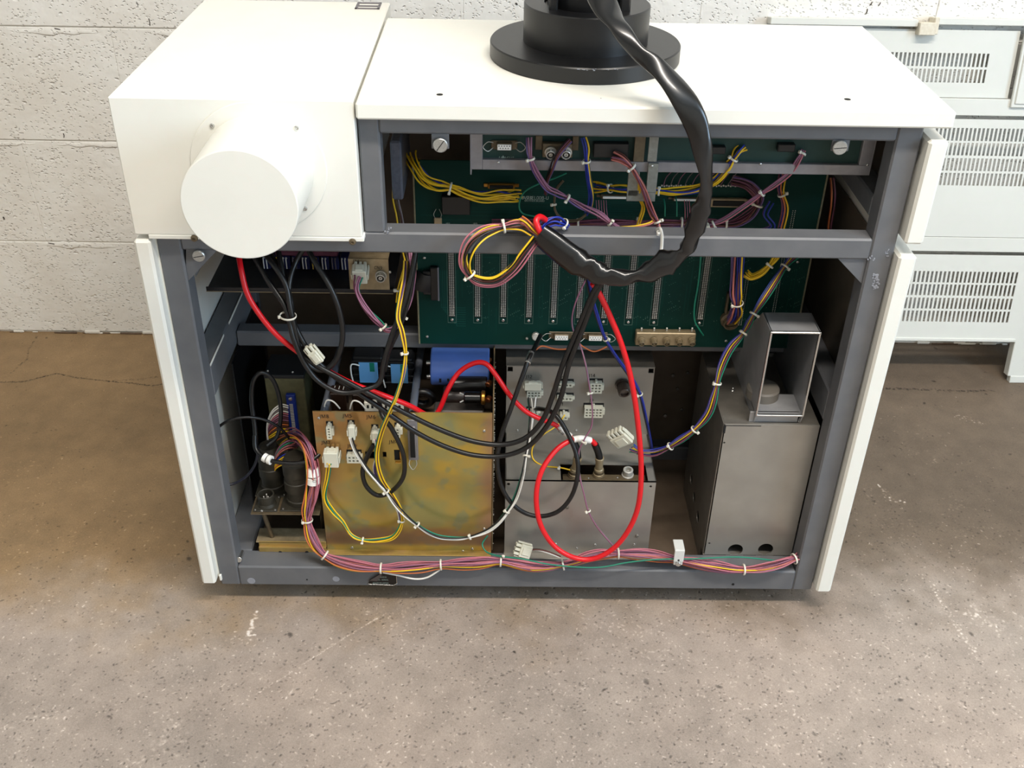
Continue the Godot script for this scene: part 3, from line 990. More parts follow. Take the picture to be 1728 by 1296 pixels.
# ------------------------------------------------------------------ shared small parts
func molex(parent: Node3D, at: Vector3, cols: int, rows: int, depth := 0.012, up := 0.0, lab := "", pitch := 0.0046) -> MeshInstance3D:
	# nylon connector housing facing +z, centred on at; up tips its face upward
	var w = cols * pitch + 0.0022; var h = rows * pitch + 0.0022
	var b := Basis(Vector3.RIGHT, -up)
	var m := MB.new()
	var holes = []
	for i in cols:
		for j in rows:
			holes.append([0.0011 + pitch * i + pitch * 0.22, 0.0011 + pitch * j + pitch * 0.2, pitch * 0.56, pitch * 0.56])
	var ux = b * Vector3.RIGHT; var uy = b * Vector3.UP; var uz = b * Vector3.BACK
	plate(m, at + ux * (-w / 2) + uy * (-h / 2) + uz * depth, ux, uy, w, h, 0.004, holes)
	box(m, V(-w / 2, -h / 2, 0), V(w / 2, h / 2, depth - 0.0038), 0.0006, Transform3D(b, at))
	for s in [-1, 1]:   # locking ears and the key on top
		box(m, V(s * w / 2 - 0.0006, -h * 0.28, 0), V(s * w / 2 + s * 0.0022 + 0.0006, h * 0.28, depth * 0.75), 0.0004, Transform3D(b, at))
	box(m, V(-0.0016, h / 2 - 0.0004, 0), V(0.0016, h / 2 + 0.0024, depth * 0.8), 0.0004, Transform3D(b, at))
	var o = part(parent, "connector", m, M.molex, lab)
	m = MB.new()
	box(m, V(-w / 2 + 0.001, -h / 2 + 0.001, depth - 0.0037), V(w / 2 - 0.001, h / 2 - 0.001, depth - 0.0030), 0, Transform3D(b, at))
	part(o, "socket", m, M.hole)
	m = MB.new()
	box(m, V(-w / 2 - 0.0012, -h * 0.4, -0.0001), V(w / 2 + 0.0014, h / 2 + 0.003, 0.0005), 0.0, Transform3D(b, at))
	part(o, "cutout", m, M.hole)
	return o

func plug(parent: Node3D, at: Vector3, b: Basis, w: float, h: float, l: float, ribs := 3, lab := "") -> MeshInstance3D:
	# free nylon plug, mating face toward local +y, wires leave at -y
	var m := MB.new()
	var xf := Transform3D(b, at)
	box(m, V(-w / 2, -l / 2, -h / 2), V(w / 2, l * 0.18, h / 2), 0.0008, xf)
	for i in ribs:
		var x = -w / 2 + w * (i + 0.5) / ribs
		box(m, V(x - w * 0.30 / ribs, l * 0.1, -h * 0.38), V(x + w * 0.30 / ribs, l / 2, h * 0.38), 0.0006, xf)
	for s in [-1, 1]:
		box(m, V(s * (w / 2 + 0.0012) - 0.0008, -l * 0.45, -h * 0.2), V(s * (w / 2 + 0.0012) + 0.0008, l * 0.42, h * 0.2), 0.0004, xf)
	box(m, V(-w * 0.28, -l * 0.40, h / 2 - 0.0004), V(w * 0.28, l * 0.05, h / 2 + 0.0013), 0.0005, xf)
	return part(parent, "plug", m, M.molex, lab)

func dsub(parent: Node3D, at: Vector3, w: float, h: float, b := Basis(), loops := true, shell = null) -> MeshInstance3D:
	# flat D-shaped connector facing +z with flange, pale insert and wire latches
	var xf := Transform3D(b, at)
	var m := MB.new()
	box(m, V(-w / 2, -h / 2, 0), V(w / 2, h / 2, 0.0018), 0.0006, xf)
	box(m, V(-w * 0.30, -h * 0.42, 0.0015), V(w * 0.30, h * 0.42, 0.008), 0.0012, xf)
	var o = part(parent, "d_connector", m, shell if shell else M.bronze)
	m = MB.new()
	box(m, V(-w * 0.26, -h * 0.34, 0.0078), V(w * 0.26, h * 0.30, 0.0086), 0.0008, xf)
	part(o, "insert", m, M.paper)
	m = MB.new()
	for r in 2:
		var n = 5 - r
		for i in n:
			var x = (i - (n - 1) / 2.0) * w * 0.10
			box(m, V(x - 0.0006, (0.13 - 0.26 * r) * h - 0.0005, 0.0085), V(x + 0.0006, (0.13 - 0.26 * r) * h + 0.0005, 0.0088), 0, xf)
	part(o, "pin_holes", m, M.hole)
	if loops:
		for s in [-1, 1]:
			var p = spline([xf * V(s * w * 0.42, h * 0.3, 0.003), xf * V(s * w * 0.62, h * 0.55, 0.008), xf * V(s * w * 0.80, 0, 0.009), xf * V(s * w * 0.62, -h * 0.5, 0.008), xf * V(s * w * 0.42, -h * 0.25, 0.003)], 6)
			m = MB.new()
			tube(m, p, 0.0005, 5)
			part(o, "latch", m, M.tin)
	return o

func coax(parent: Node3D, at: Vector3, b: Basis, r: float, l: float, mt: Material) -> MeshInstance3D:
	# bayonet socket along local y
	var xf := Transform3D(b, at)
	var m := MB.new()
	lathe(m, xf, [Vector2(r * 1.25, 0), Vector2(r * 1.25, l * 0.25), Vector2(r, l * 0.28), Vector2(r, l - 0.0005), Vector2(r - 0.0006, l), Vector2(r * 0.78, l), Vector2(r * 0.78, l * 0.4), Vector2(r * 0.42, l * 0.4), Vector2(r * 0.42, l * 0.9), Vector2(r * 0.2, l * 0.9), Vector2(r * 0.2, l * 0.7), Vector2(0, l * 0.7)], 24)
	for s in [-1, 1]:
		rod(m, xf * V(s * r * 0.9, l * 0.7, 0), xf * V(s * r * 1.25, l * 0.7, 0), r * 0.16, 8)
	var o = part(parent, "coax_socket", m, mt)
	m = MB.new()
	lathe(m, xf, [Vector2(r * 0.77, l * 0.72), Vector2(r * 0.44, l * 0.72)], 20)
	part(o, "bore", m, M.hole)
	return o

func screws(parent: Node3D, px: Array, z: float, r: float, mt = null):
	for q in px:
		var m := MB.new()
		lathe(m, axis_xf(Z(q[0], q[1], z), V(0, 0, 1)), [Vector2(r, 0), Vector2(r * 0.85, r * 0.5), Vector2(r * 0.4, r * 0.75), Vector2(r * 0.3, r * 0.4), Vector2(0, r * 0.4)], 12)
		part(parent, "screw", m, mt if mt else M.steel)

# ------------------------------------------------------------------ large circuit board
const ZB := -0.15
func build_backplane():
	var t = thing("circuit_board", "large dark green circuit board with ten long edge connectors, standing upright behind the middle rail", "circuit board", V(0.545, 0.3625, ZB))
	var x0 = 0.2835; var x1 = 0.803; var y0 = 0.3530; var y1 = 0.620
	var bm := mat(Color.WHITE, 0.6)
	bm.metallic_specular = 0.3
	bm.albedo_texture = board_texture()
	var m := MB.new()
	plate(m, V(x0, y0, ZB), Vector3.RIGHT, Vector3.UP, x1 - x0, y1 - y0, 0.0022)
	part(t, "board", m, bm)
	m = MB.new()
	box(m, V(x0 - 0.0016, y0, ZB - 0.004), V(x0 + 0.0006, y1, ZB + 0.001), 0.0003)
	box(m, V(x1 - 0.0006, y0, ZB - 0.004), V(x1 + 0.0016, y1, ZB + 0.001), 0.0003)
	part(t, "edge_rail", m, mottled([Color(0.42, 0.40, 0.31), Color(0.52, 0.5, 0.4)], 0.03, 6.0, 0.5, 0.1, 61))
	for k in 2:   # two legs that hold the board on the cross bar
		m = MB.new()
		var lx = [x0 + 0.002, x1 - 0.02][k]
		box(m, V(lx, 0.3625, ZB - 0.014), V(lx + 0.018, 0.40, ZB - 0.003), 0.0008)
		part(t, "bracket", m, M.bronze)
	var pin := BoxMesh.new()
	pin.size = V(0.0012, 0.0011, 0.0014)
	var cols = [[763, 0.515], [806, 0.515], [849, 0.515], [892, 0.515], [933, 0.515], [976, 0.5], [1018, 0.5], [1060, 0.5], [1103, 0.5], [1180, 0.515]]
	for c in cols:
		var p = Z(c[0], 545, ZB)
		var cx = p.x; var yb = 0.387
		m = MB.new()
		box(m, V(cx - 0.0042, yb + 0.009, ZB), V(cx + 0.0042, c[1], ZB + 0.0006), 0.0002)
		var s = part(t, "edge_connector", m, mat(Color(0.03, 0.075, 0.07), 0.5))
		m = MB.new()
		for i in 3:
			var y = yb + 0.012
			while y < c[1]:
				var x = cx + (i - 1) * 0.0025
				box(m, V(x - 0.0008, y - 0.00075, ZB + 0.0004), V(x + 0.0008, y + 0.00075, ZB + 0.0018), 0.0003)
				y += 0.00254
		part(s, "solder_pins", m, M.tin).set_meta("kind", "stuff")
		m = MB.new()
		for e in [[-0.0058, yb, -0.0053, c[1]], [0.0053, yb, 0.0058, c[1]], [-0.0058, yb, 0.0058, yb + 0.0005], [-0.0058, yb + 0.011, 0.0058, yb + 0.0115], [-0.0058, yb + 0.04, 0.0058, yb + 0.0404], [-0.0058, yb + 0.07, 0.0058, yb + 0.0704]]:
			box(m, V(cx + e[0], e[1], ZB), V(cx + e[2], e[3], ZB + 0.0003), 0)
		part(s, "outline", m, mat(Color(0.32, 0.42, 0.38), 0.6))
		m = MB.new()
		rod(m, V(cx, yb + 0.005, ZB), V(cx, yb + 0.005, ZB + 0.0014), 0.0021, 10)
		part(s, "screw", m, M.steel)
	for k in 3:   # rows of pins at the far end of the board
		m = MB.new()
		var cx = [0.722, 0.765, 0.768][k]
		for i in 2:
			var y = [0.39, 0.41, 0.50][k]
			while y < [0.47, 0.50, 0.56][k]:
				box(m, V(cx + i * 0.003 - 0.0006, y - 0.0006, ZB), V(cx + i * 0.003 + 0.0006, y + 0.0006, ZB + 0.0013), 0.0003)
				y += 0.0026
		part(t, "pin_row", m, M.tin).set_meta("kind", "stuff")
	screws(t, [[716, 435], [721, 568], [889, 571], [1346, 442], [1225, 575], [1262, 340]], ZB, 0.0022)
	text(t, "AKASHI", Z(886, 334, ZB), 0.0044, M.silk)
	text(t, "MVT3EL00B-U", Z(902, 334, ZB), 0.0044, M.silk)
	text(t, "MOTHER BOARD", Z(902, 339, ZB), 0.0026, M.silk)
	text(t, "JP2", Z(756, 378, ZB), 0.003, M.silk)
	text(t, "JP3", Z(802, 378, ZB), 0.003, M.silk)
	# two D connectors and the strip of coax sockets along the lower edge
	dsub(t, Z(947, 565, ZB + 0.006), 0.034, 0.011)
	dsub(t, Z(1004, 566, ZB + 0.006), 0.034, 0.011)
	m = MB.new()
	var lo = Z(1072, 583, ZB + 0.012); var hi = Z(1175, 563, ZB + 0.012)
	box(m, V(lo.x, lo.y, ZB), V(hi.x, hi.y, ZB + 0.012), 0.001)
	var strip = part(t, "socket_strip", m, M.beige_metal)
	for i in 5:
		var p = Z(1082 + 21.3 * i, 573.5, ZB + 0.012)
		coax(strip, p, axis_xf(Vector3(), V(0, -0.25, 1)).basis, 0.0042, 0.009, M.beige_metal)
		m = MB.new()
		box(m, p + V(-0.001, 0.007, -0.008), p + V(0.0012, 0.0155, -0.0055), 0.0004)
		part(strip, "solder_tag", m, M.tin)
	# grey-black ribbon header near the first edge connector
	m = MB.new()
	var a = Z(727, 507, ZB + 0.008); var b = Z(739, 452, ZB + 0.008)
	box(m, V(a.x, a.y, ZB), V(b.x, b.y, ZB + 0.009), 0.001)
	box(m, V(a.x - 0.010, a.y + 0.008, ZB + 0.002), V(a.x + 0.001, b.y - 0.006, ZB + 0.008), 0.001)
	var hd = part(t, "ribbon_header", m, M.black)
	m = MB.new()
	box(m, V(b.x - 0.001, a.y, ZB + 0.006), V(b.x + 0.0012, b.y + 0.001, ZB + 0.0098), 0.0004)
	part(hd, "rim", m, M.grey_rod)
	m = MB.new()
	var rb = spline([Z(730, 480, ZB + 0.006), Z(712, 478, ZB + 0.012), Z(700, 470, ZB + 0.004), Z(690, 462, ZB - 0.02)], 5)
	tube(m, rb, 0.0012, 6, 0.014)
	part(hd, "ribbon_cable", m, M.black)
	# connectors half hidden behind the wiring above the rail
	for q in [[846, 312, 46, 9, M.brass], [1037, 330, 48, 7, M.bronze], [1155, 334, 42, 6, M.bronze], [1228, 340, 62, 16, M.beige_metal]]:
		var p = Z(q[0], q[1], ZB)
		var w = q[2] / 1330.0; var h = q[3] / 1330.0
		m = MB.new()
		box(m, p + V(-w / 2, -h / 2, 0), p + V(w / 2, h / 2, 0.006), 0.001)
		box(m, p + V(-w / 2 - 0.005, -h / 3, 0), p + V(w / 2 + 0.005, h / 3, 0.0022), 0.0005)
		var c = part(t, "socket_shell", m, q[4])
		m = MB.new()
		box(m, p + V(-w * 0.43, -h * 0.3, 0.0058), p + V(w * 0.43, h * 0.3, 0.0075), 0.0006)
		part(c, "insert", m, M.paper if q[3] < 8 else M.hole)
	m = MB.new()   # tinned links along the terminal row
	for i in 34:
		var p = Z(1117 + i * 4.0, 313 + (i % 2), ZB + 0.004)
		box(m, p - V(0.0011, 0.0011, 0.001), p + V(0.0011, 0.0011, 0.001), 0.0004)
	part(t, "terminal_row", m, M.tin).set_meta("kind", "stuff")
	m = MB.new()   # small transistor with two bent legs
	var tp = Z(739, 376, ZB + 0.003)
	box(m, tp + V(-0.005, -0.009, -0.003), tp + V(0.005, 0.007, 0.001), 0.0008)
	part(t, "transistor", m, M.beige_metal)
	m = MB.new()
	for s in [-1, 1]: tube(m, spline([tp + V(s * 0.003, 0.006, 0), tp + V(s * 0.005, 0.013, 0.003), tp + V(s * 0.002, 0.019, 0)], 5), 0.0004, 5)
	part(t, "leads", m, M.tin)
	# dark multi-way connector under the yellow loom
	m = MB.new()
	var dc = Z(770, 342, ZB)
	box(m, dc + V(-0.018, -0.012, 0), dc + V(0.018, 0.013, 0.012), 0.001)
	part(t, "dark_connector", m, M.black)
	m = MB.new()   # metal plug body with bundled contacts low on the board
	var mp = Z(1232, 530, ZB)
	lathe(m, axis_xf(mp + V(0, -0.006, 0), V(0, -0.2, 1)), [Vector2(0.013, 0), Vector2(0.013, 0.006), Vector2(0.010, 0.008), Vector2(0.010, 0.014), Vector2(0.0085, 0.014), Vector2(0.0085, 0.008), Vector2(0, 0.008)], 20)
	box(m, mp + V(-0.009, 0.004, 0), mp + V(-0.006, 0.036, 0.008), 0.001)
	box(m, mp + V(-0.009, 0.033, 0), mp + V(0.006, 0.036, 0.008), 0.001)
	part(t, "shell_plug", m, M.bronze)
	# coil on its post, lower edge
	m = MB.new()
	lathe(m, axis_xf(Z(904, 566, ZB), V(0, 0.3, 1)), [Vector2(0.0055, 0), Vector2(0.0055, 0.009), Vector2(0.0042, 0.010), Vector2(0.0042, 0.012), Vector2(0, 0.012)], 12)
	part(t, "trimmer", m, M.tin)

# ------------------------------------------------------------------ upper board in its frame
func build_upper_board():
	var z = -0.052
	var t = thing("framed_board", "long green circuit board hung in a pale aluminium frame under the worktop", "circuit board", V(0.588, 0.725, z))
	var fr = [[0.358, 0.648, 0.3715, 0.724], [0.3712, 0.648, 0.818, 0.6605], [0.8045, 0.6603, 0.818, 0.724]]
	for e in fr:
		var m := MB.new()
		box(m, V(e[0], e[1], z - 0.012), V(e[2], e[3], z), 0.0006)
		part(t, "frame_bar", m, M.alu)
	var m := MB.new()
	box(m, V(0.3572, 0.642, z - 0.03), V(0.359, 0.724, z + 0.001), 0.0004)
	box(m, V(0.8178, 0.648, z - 0.06), V(0.8192, 0.724, z), 0.0004)
	part(t, "frame_cheek", m, M.alu)
	m = MB.new()
	plate(m, V(0.3714, 0.6603, z - 0.006), Vector3.RIGHT, Vector3.UP, 0.4332, 0.0642, 0.0016)
	part(t, "board", m, M.pcb)
	# centre bracket that drops below the frame
	m = MB.new()
	box(m, Z(1092, 272, z + 0.003), V(Z(1107, 272, z).x, 0.724, z + 0.0045), 0.0005)
	var a = Z(1062, 300, z + 0.004); var b = Z(1112, 276, z + 0.004)
	box(m, V(b.x - 0.012, a.y - 0.018, z + 0.001), V(b.x, b.y, z + 0.004), 0.0005)
	box(m, V(a.x - 0.001, a.y - 0.030, z - 0.001), V(a.x + 0.012, a.y + 0.006, z + 0.002), 0.0005)
	box(m, V(a.x, a.y - 0.030, z - 0.001), V(b.x, a.y - 0.016, z + 0.002), 0.0005)
	part(t, "bracket", m, mottled([Color(0.50, 0.50, 0.47), Color(0.6, 0.6, 0.57)], 0.03, 8.0, 0.45, 0.4, 62))
	m = MB.new()
	box(m, Z(1068, 272, z), V(Z(1086, 272, z).x, 0.724, z + 0.002), 0.0005)
	part(t, "post", m, M.bronze)
	screws(t, [[841, 274], [1100, 280], [1283, 277], [1464, 278]], z + 0.0045, 0.0016)
	dsub(t, Z(851, 244, z - 0.005), 0.030, 0.0105)
	text(t, "AKASHI", Z(854, 267.5, z - 0.0057), 0.0042, M.silk)
	m = MB.new()
	prism(m, [Z(846, 267, z - 0.0058), Z(852, 267, z - 0.0058), Z(849, 262, z - 0.0058)], V(0, 0, 0.0003))
	part(t, "triangle_mark", m, M.silk)
	# two coax sockets on a small bracket
	m = MB.new()
	var lo = Z(915, 266, z + 0.006); var hi = Z(967, 243, z + 0.006)
	box(m, V(lo.x, lo.y, z - 0.002), V(hi.x, hi.y, z + 0.006), 0.0008)
	box(m, V(lo.x - 0.008, lo.y + 0.006, z - 0.005), V(lo.x, hi.y + 0.006, z - 0.002), 0.0005)
	box(m, V(hi.x, lo.y + 0.006, z - 0.005), V(hi.x + 0.007, hi.y + 0.006, z - 0.002), 0.0005)
	var cb = part(t, "socket_bracket", m, M.bronze)
	for u in [929, 955]:
		coax(cb, Z(u, 256, z + 0.006), axis_xf(Vector3(), V(0, -0.2, 1)).basis, 0.0055, 0.008, M.tin)
	for q in [[1030, 250, 60, 26], [1210, 250, 26, 14], [1325, 246, 30, 14]]:
		var p = Z(q[0], q[1], z - 0.005)
		m = MB.new()
		box(m, p + V(-q[2] / 3000.0, -q[3] / 3000.0, 0), p + V(q[2] / 3000.0, q[3] / 3000.0, 0.008), 0.001)
		part(t, "dark_connector", m, M.black)

# ------------------------------------------------------------------ gold-passivated power supply
func build_power_supply():
	var z = -0.035
	var x0 = 0.1495; var x1 = 0.3855; var y1 = 0.317
	var t = thing("power_supply", "gold-tinted open power supply unit with plugs along its front plate", "power supply", V(0.268, 0.0475, -0.15))
	var gm := mat(Color.WHITE, 0.26, 0.6)
	gm.albedo_texture = gold_texture()
	var m := MB.new()
	var W = x1 - x0
	var hole = func(u, v, w, h) -> Array:
		var p = Z(u, v, z)
		return [p.x - x0 - w / 2, p.y - 0.073 - h / 2, w, h]
	plate(m, V(x0, 0.073, z), Vector3.RIGHT, Vector3.UP, W, y1 - 0.073, 0.0018, [hole.call(627, 768, 0.017, 0.012), hole.call(649, 767, 0.005, 0.009), hole.call(671, 768, 0.009, 0.018)])
	part(t, "front_plate", m, gm, "gold passivated front plate")
	m = MB.new()
	box(m, V(x0 - 0.002, 0.0722, z - 0.003), V(x1, 0.0738, -0.0245), 0.0004)
	box(m, V(x0, 0.0745, z - 0.24), V(x1, 0.077, z - 0.002), 0.0004)
	box(m, V(x0, 0.0471, z - 0.24), V(x0 + 0.02, 0.0746, z - 0.03), 0.0004)
	box(m, V(x1 - 0.02, 0.0471, z - 0.24), V(x1, 0.0746, z - 0.03), 0.0004)
	part(t, "base", m, M.gold_rail)
	m = MB.new()
	for i in 2: box(m, V(Z([618, 640, 0][i], 768, z).x - 0.01, Z(0, 768, z).y - 0.012, z - 0.012), V(Z([636, 655, 0][i], 768, z).x, Z(0, 768, z).y + 0.01, z - 0.008), 0)
	box(m, V(Z(664, 768, z).x - 0.004, Z(0, 768, z).y - 0.014, z - 0.006), V(Z(678, 768, z).x, Z(0, 768, z).y + 0.014, z - 0.003), 0.001)
	part(t, "inner_socket", m, M.hole)
	m = MB.new()   # brass clip in the last opening
	var cp = Z(672, 775, z)
	box(m, cp + V(-0.004, -0.005, -0.002), cp + V(0.004, -0.0035, 0.003), 0.0004)
	box(m, cp + V(0.002, -0.005, -0.002), cp + V(0.0045, 0.012, -0.001), 0.0004)
	part(t, "clip", m, M.brass)
	# side board with solder points, seen edge on
	m = MB.new()
	box(m, V(x1 + 0.0005, 0.075, z - 0.235), V(x1 + 0.0022, 0.345, z - 0.001), 0.0003)
	var sb = part(t, "side_board", m, M.board_edge)
	m = MB.new()
	for i in 150:
		var p = V(x1 + 0.002, rng.randf_range(0.085, 0.335), z - 0.003 - 0.22 * pow(rng.randf(), 1.6))
		rod(m, p, p + V(0.0016, 0, 0), 0.0006, 5)
	part(sb, "solder_points", m, M.tin).set_meta("kind", "stuff")
	# inner deck
	m = MB.new()
	box(m, V(x0 + 0.001, 0.262, z - 0.235), V(x1 - 0.001, 0.2645, z - 0.004), 0.0004)
	box(m, V(x0 + 0.001, 0.077, z - 0.236), V(x1 - 0.001, 0.262, z - 0.233), 0.0004)
	part(t, "deck", m, M.dark_sheet)
	# tie rods
	for u in [548, 697]:
		var a = Y(u, 690, 0.311)
		a.z = z - 0.002
		m = MB.new()
		rod(m, a, a + V(0, 0, -0.225), 0.0052, 16)
		part(t, "tie_rod", m, M.grey_rod)
	screws(t, [[538, 705], [817, 727], [817, 892], [594, 924], [797, 926], [781, 930]], z, 0.0022)
	# front plugs
	molex(t, Z(557, 724, z), 1, 4, 0.010, 0.0, "", 0.0044)
	molex(t, Z(593, 722, z), 1, 4, 0.011, 0.0, "", 0.0044)
	molex(t, Z(633, 727, z), 1, 3, 0.011, 0.0, "", 0.0044)
	molex(t, Z(672, 724, z), 1, 3, 0.009, 0.0, "", 0.0044)
	molex(t, Z(598, 768, z), 3, 2, 0.010, 0.0, "", 0.0052)
	plug(t, Z(594, 728, z + 0.016), Basis(Vector3.RIGHT, -PI / 2) , 0.0085, 0.021, 0.012, 1, "plug pushed into the second socket")
	plug(t, Z(634, 735, z + 0.016), Basis(Vector3.RIGHT, -PI / 2) , 0.009, 0.017, 0.012, 1)
	plug(t, Z(560, 770, z + 0.010), Basis(Vector3.RIGHT, -PI / 2) , 0.019, 0.024, 0.020, 3, "wide plug with four yellow wires")
	for q in [["JM8", 547, 703], ["JM5", 586, 702], ["JM6", 626, 704], ["JM7", 550, 747], ["JM4", 664, 746], ["JM9", 594, 753]]:
		text(t, q[0], Z(q[1], q[2], z + 0.0003), 0.0054, M.print)
	# long slotted D connector with wire clips
	m = MB.new()
	var lo = Z(690, 775, z); var hi = Z(704, 707, z)
	box(m, V(lo.x, lo.y, z), V(hi.x, hi.y, z + 0.003), 0.001)
	box(m, V(lo.x + 0.0025, lo.y + 0.007, z + 0.003), V(hi.x - 0.0025, hi.y - 0.008, z + 0.008), 0.001)
	var dc = part(t, "d_connector", m, M.alu)
	m = MB.new()
	box(m, V(lo.x + 0.0035, lo.y + 0.009, z + 0.0078), V(hi.x - 0.0035, hi.y - 0.010, z + 0.0085), 0.0004)
	part(dc, "insert", m, M.hole)
	for v in [[698, 706, -1], [697, 776, 1]]:
		var p = Z(v[0], v[1], z + 0.003)
		m = MB.new()
		tube(m, spline([p + V(-0.004, 0, 0), p + V(-0.005, -v[2] * 0.005, 0.004), p + V(0, -v[2] * 0.012, 0.006), p + V(0.005, -v[2] * 0.005, 0.004), p + V(0.004, 0, 0)], 6), 0.0005, 5)
		part(dc, "latch", m, M.tin)
	# components standing on the deck
	for q in [[572, 670], [610, 672]]:
		var p = Z(q[0], q[1], -0.075)
		m = MB.new()
		box(m, p + V(-0.011, -0.034, -0.012), p + V(0.011, 0.012, 0.010), 0.0015)
		var rl = part(t, "relay", m, M.smoke)
		m = MB.new()
		for s in [-1, 0, 1]: rod(m, p + V(s * 0.006, 0.011, 0), p + V(s * 0.006 + 0.002, 0.017, -0.002), 0.0006, 6)
		part(rl, "terminals", m, M.tin)
	for q in [[560, 683], [604, 684]]:   # white jumper loops in front of the relays
		var p = Z(q[0], q[1], -0.048)
		m = MB.new()
		tube(m, spline([p + V(-0.011, -0.006, 0), p + V(-0.006, 0.008, 0.002), p + V(0.003, 0.007, 0.003), p + V(0.010, -0.006, 0)], 5), 0.0011, 6)
		part(t, "jumper", m, M.white_wire)
	m = MB.new()
	var wc = Z(648, 683, -0.055)
	box(m, wc + V(-0.026, -0.012, -0.004), wc + V(0.026, 0.006, 0.004), 0.001)
	var wh = part(t, "terminal_block", m, M.nylon)
	m = MB.new()
	for i in 8: box(m, wc + V(-0.0225 + i * 0.006, -0.003, 0.0038), wc + V(-0.0195 + i * 0.006, 0.002, 0.0043), 0)
	part(wh, "wire_holes", m, M.hole)
	for q in [[622, 628, 0.0145, 0.017], [674, 630, 0.013, 0.016]]:
		var p = Z(q[0], q[1], -0.13)
		m = MB.new()
		box(m, p + V(-q[2] - 0.007, -0.06, -0.03), p + V(q[2] + 0.005, q[3] + 0.006, -0.001), 0.002)
		for i in 4: box(m, p + V(-q[2] - 0.009, -0.02 + i * 0.011, -0.028), p + V(q[2] + 0.007, -0.015 + i * 0.011, 0.0), 0.001)
		var tf = part(t, "transformer", m, M.black)
		m = MB.new()
		box(m, p + V(-q[2] * 0.9, -q[3], -0.001), p + V(q[2] * 0.9, q[3] * 0.95, 0.0012), 0.0004)
		part(tf, "label_patch", m, M.label_blue)
		m = MB.new()
		box(m, p + V(q[2] * 0.15, q[3] * 0.1, 0.0011), p + V(q[2] * 0.6, q[3] * 0.96, 0.0016), 0.0002)
		part(tf, "green_stripe", m, M.green)
		m = MB.new()
		tube(m, spline([p + V(-0.012, 0.012, 0.002), p + V(-0.022, 0.016, 0.006), p + V(-0.023, 0.002, 0.008), p + V(-0.020, -0.02, 0.006)], 5), 0.0011, 6)
		part(tf, "lead", m, M.white_wire)
	# capacitors and the choke at the right end of the deck, lying across
	var cyl = func(called, u0, u1, v, zz, r, mt) -> MeshInstance3D:
		var a = Z(u0, v, zz); var b = Z(u1, v, zz)
		b.y = a.y
		var mm := MB.new()
		lathe(mm, axis_xf(a, b - a), [Vector2(0, 0), Vector2(r - 0.0015, 0), Vector2(r, 0.0015), Vector2(r, (b - a).length() - 0.0015), Vector2(r - 0.0015, (b - a).length()), Vector2(0, (b - a).length())], 32)
		return part(t, called, mm, mt)
	var cap = cyl.call("capacitor", 728, 826, 618, -0.135, 0.0265, M.cap_blue)
	m = MB.new()
	for s in [-1, 1]:
		var p = Z(728, 618, -0.135) + V(-0.006, s * 0.011 + 0.002, 0.012)
		rod(m, p, p + V(0.007, 0, 0), 0.003, 10)
	part(cap, "terminals", m, M.steel)
	m = MB.new()
	var cp2 = Z(745, 618, -0.135)
	for i in 5:
		box(m, cp2 + V(i * 0.011 - 0.002, -0.010 + 0.002 * (i % 2), 0.0245), cp2 + V(i * 0.011 + 0.001, 0.002, 0.0262), 0)
	part(cap, "print", m, M.print)
	cyl.call("capacitor", 762, 822, 649, -0.105, 0.0125, mat(Color(0.06, 0.055, 0.055), 0.3))
	cyl.call("capacitor", 748, 800, 671, -0.10, 0.016, mat(Color(0.13, 0.085, 0.065), 0.35))
	var pot = cyl.call("potentiometer", 783, 812, 671, -0.068, 0.0085, mat(Color(0.04, 0.04, 0.04), 0.25))
	var pa = Z(812, 671, -0.068)
	m = MB.new()
	rod(m, pa, pa + V(0.0055, 0, 0), 0.0098, 24, 0.001)
	part(pot, "brass_cap", m, M.brass)
	m = MB.new()
	for s in [-1, 1]: rod(m, Z(782, 671 + s * 5, -0.06), Z(776, 671 + s * 8, -0.056), 0.0011, 6)
	part(pot, "lugs", m, M.tin)
	m = MB.new()
	for v in [607, 645, 671]:
		var p = Z(826, v, -0.07 - (671 - v) * 0.0009)
		lathe(m, axis_xf(p, V(-0.4, -0.1, 1)), [Vector2(0.0042, 0), Vector2(0.0042, 0.006), Vector2(0.003, 0.007), Vector2(0, 0.007)], 14)
	part(t, "copper_lugs", m, M.copper)
	var ch = Z(772, 694, -0.072)
	m = MB.new()
	box(m, ch + V(-0.032, -0.03, -0.016), ch + V(0.036, 0.0055, 0.008), 0.002)
	var pk = part(t, "choke", m, mat(Color(0.30, 0.28, 0.26), 0.5, 0.2))
	text(pk, "C7", ch + V(-0.004, -0.0, 0.0083), 0.004, M.silk)
	var tc = Z(713, 672, -0.10)
	m = MB.new()
	var ring = []
	for i in 25: ring.append(tc + V(cos(TAU * i / 24) * 0.013, sin(TAU * i / 24) * 0.013, sin(TAU * i / 24) * 0.004))
	tube(m, spline(ring, 2), 0.0055, 10)
	part(t, "toroid", m, mat(Color(0.06, 0.05, 0.045), 0.4))

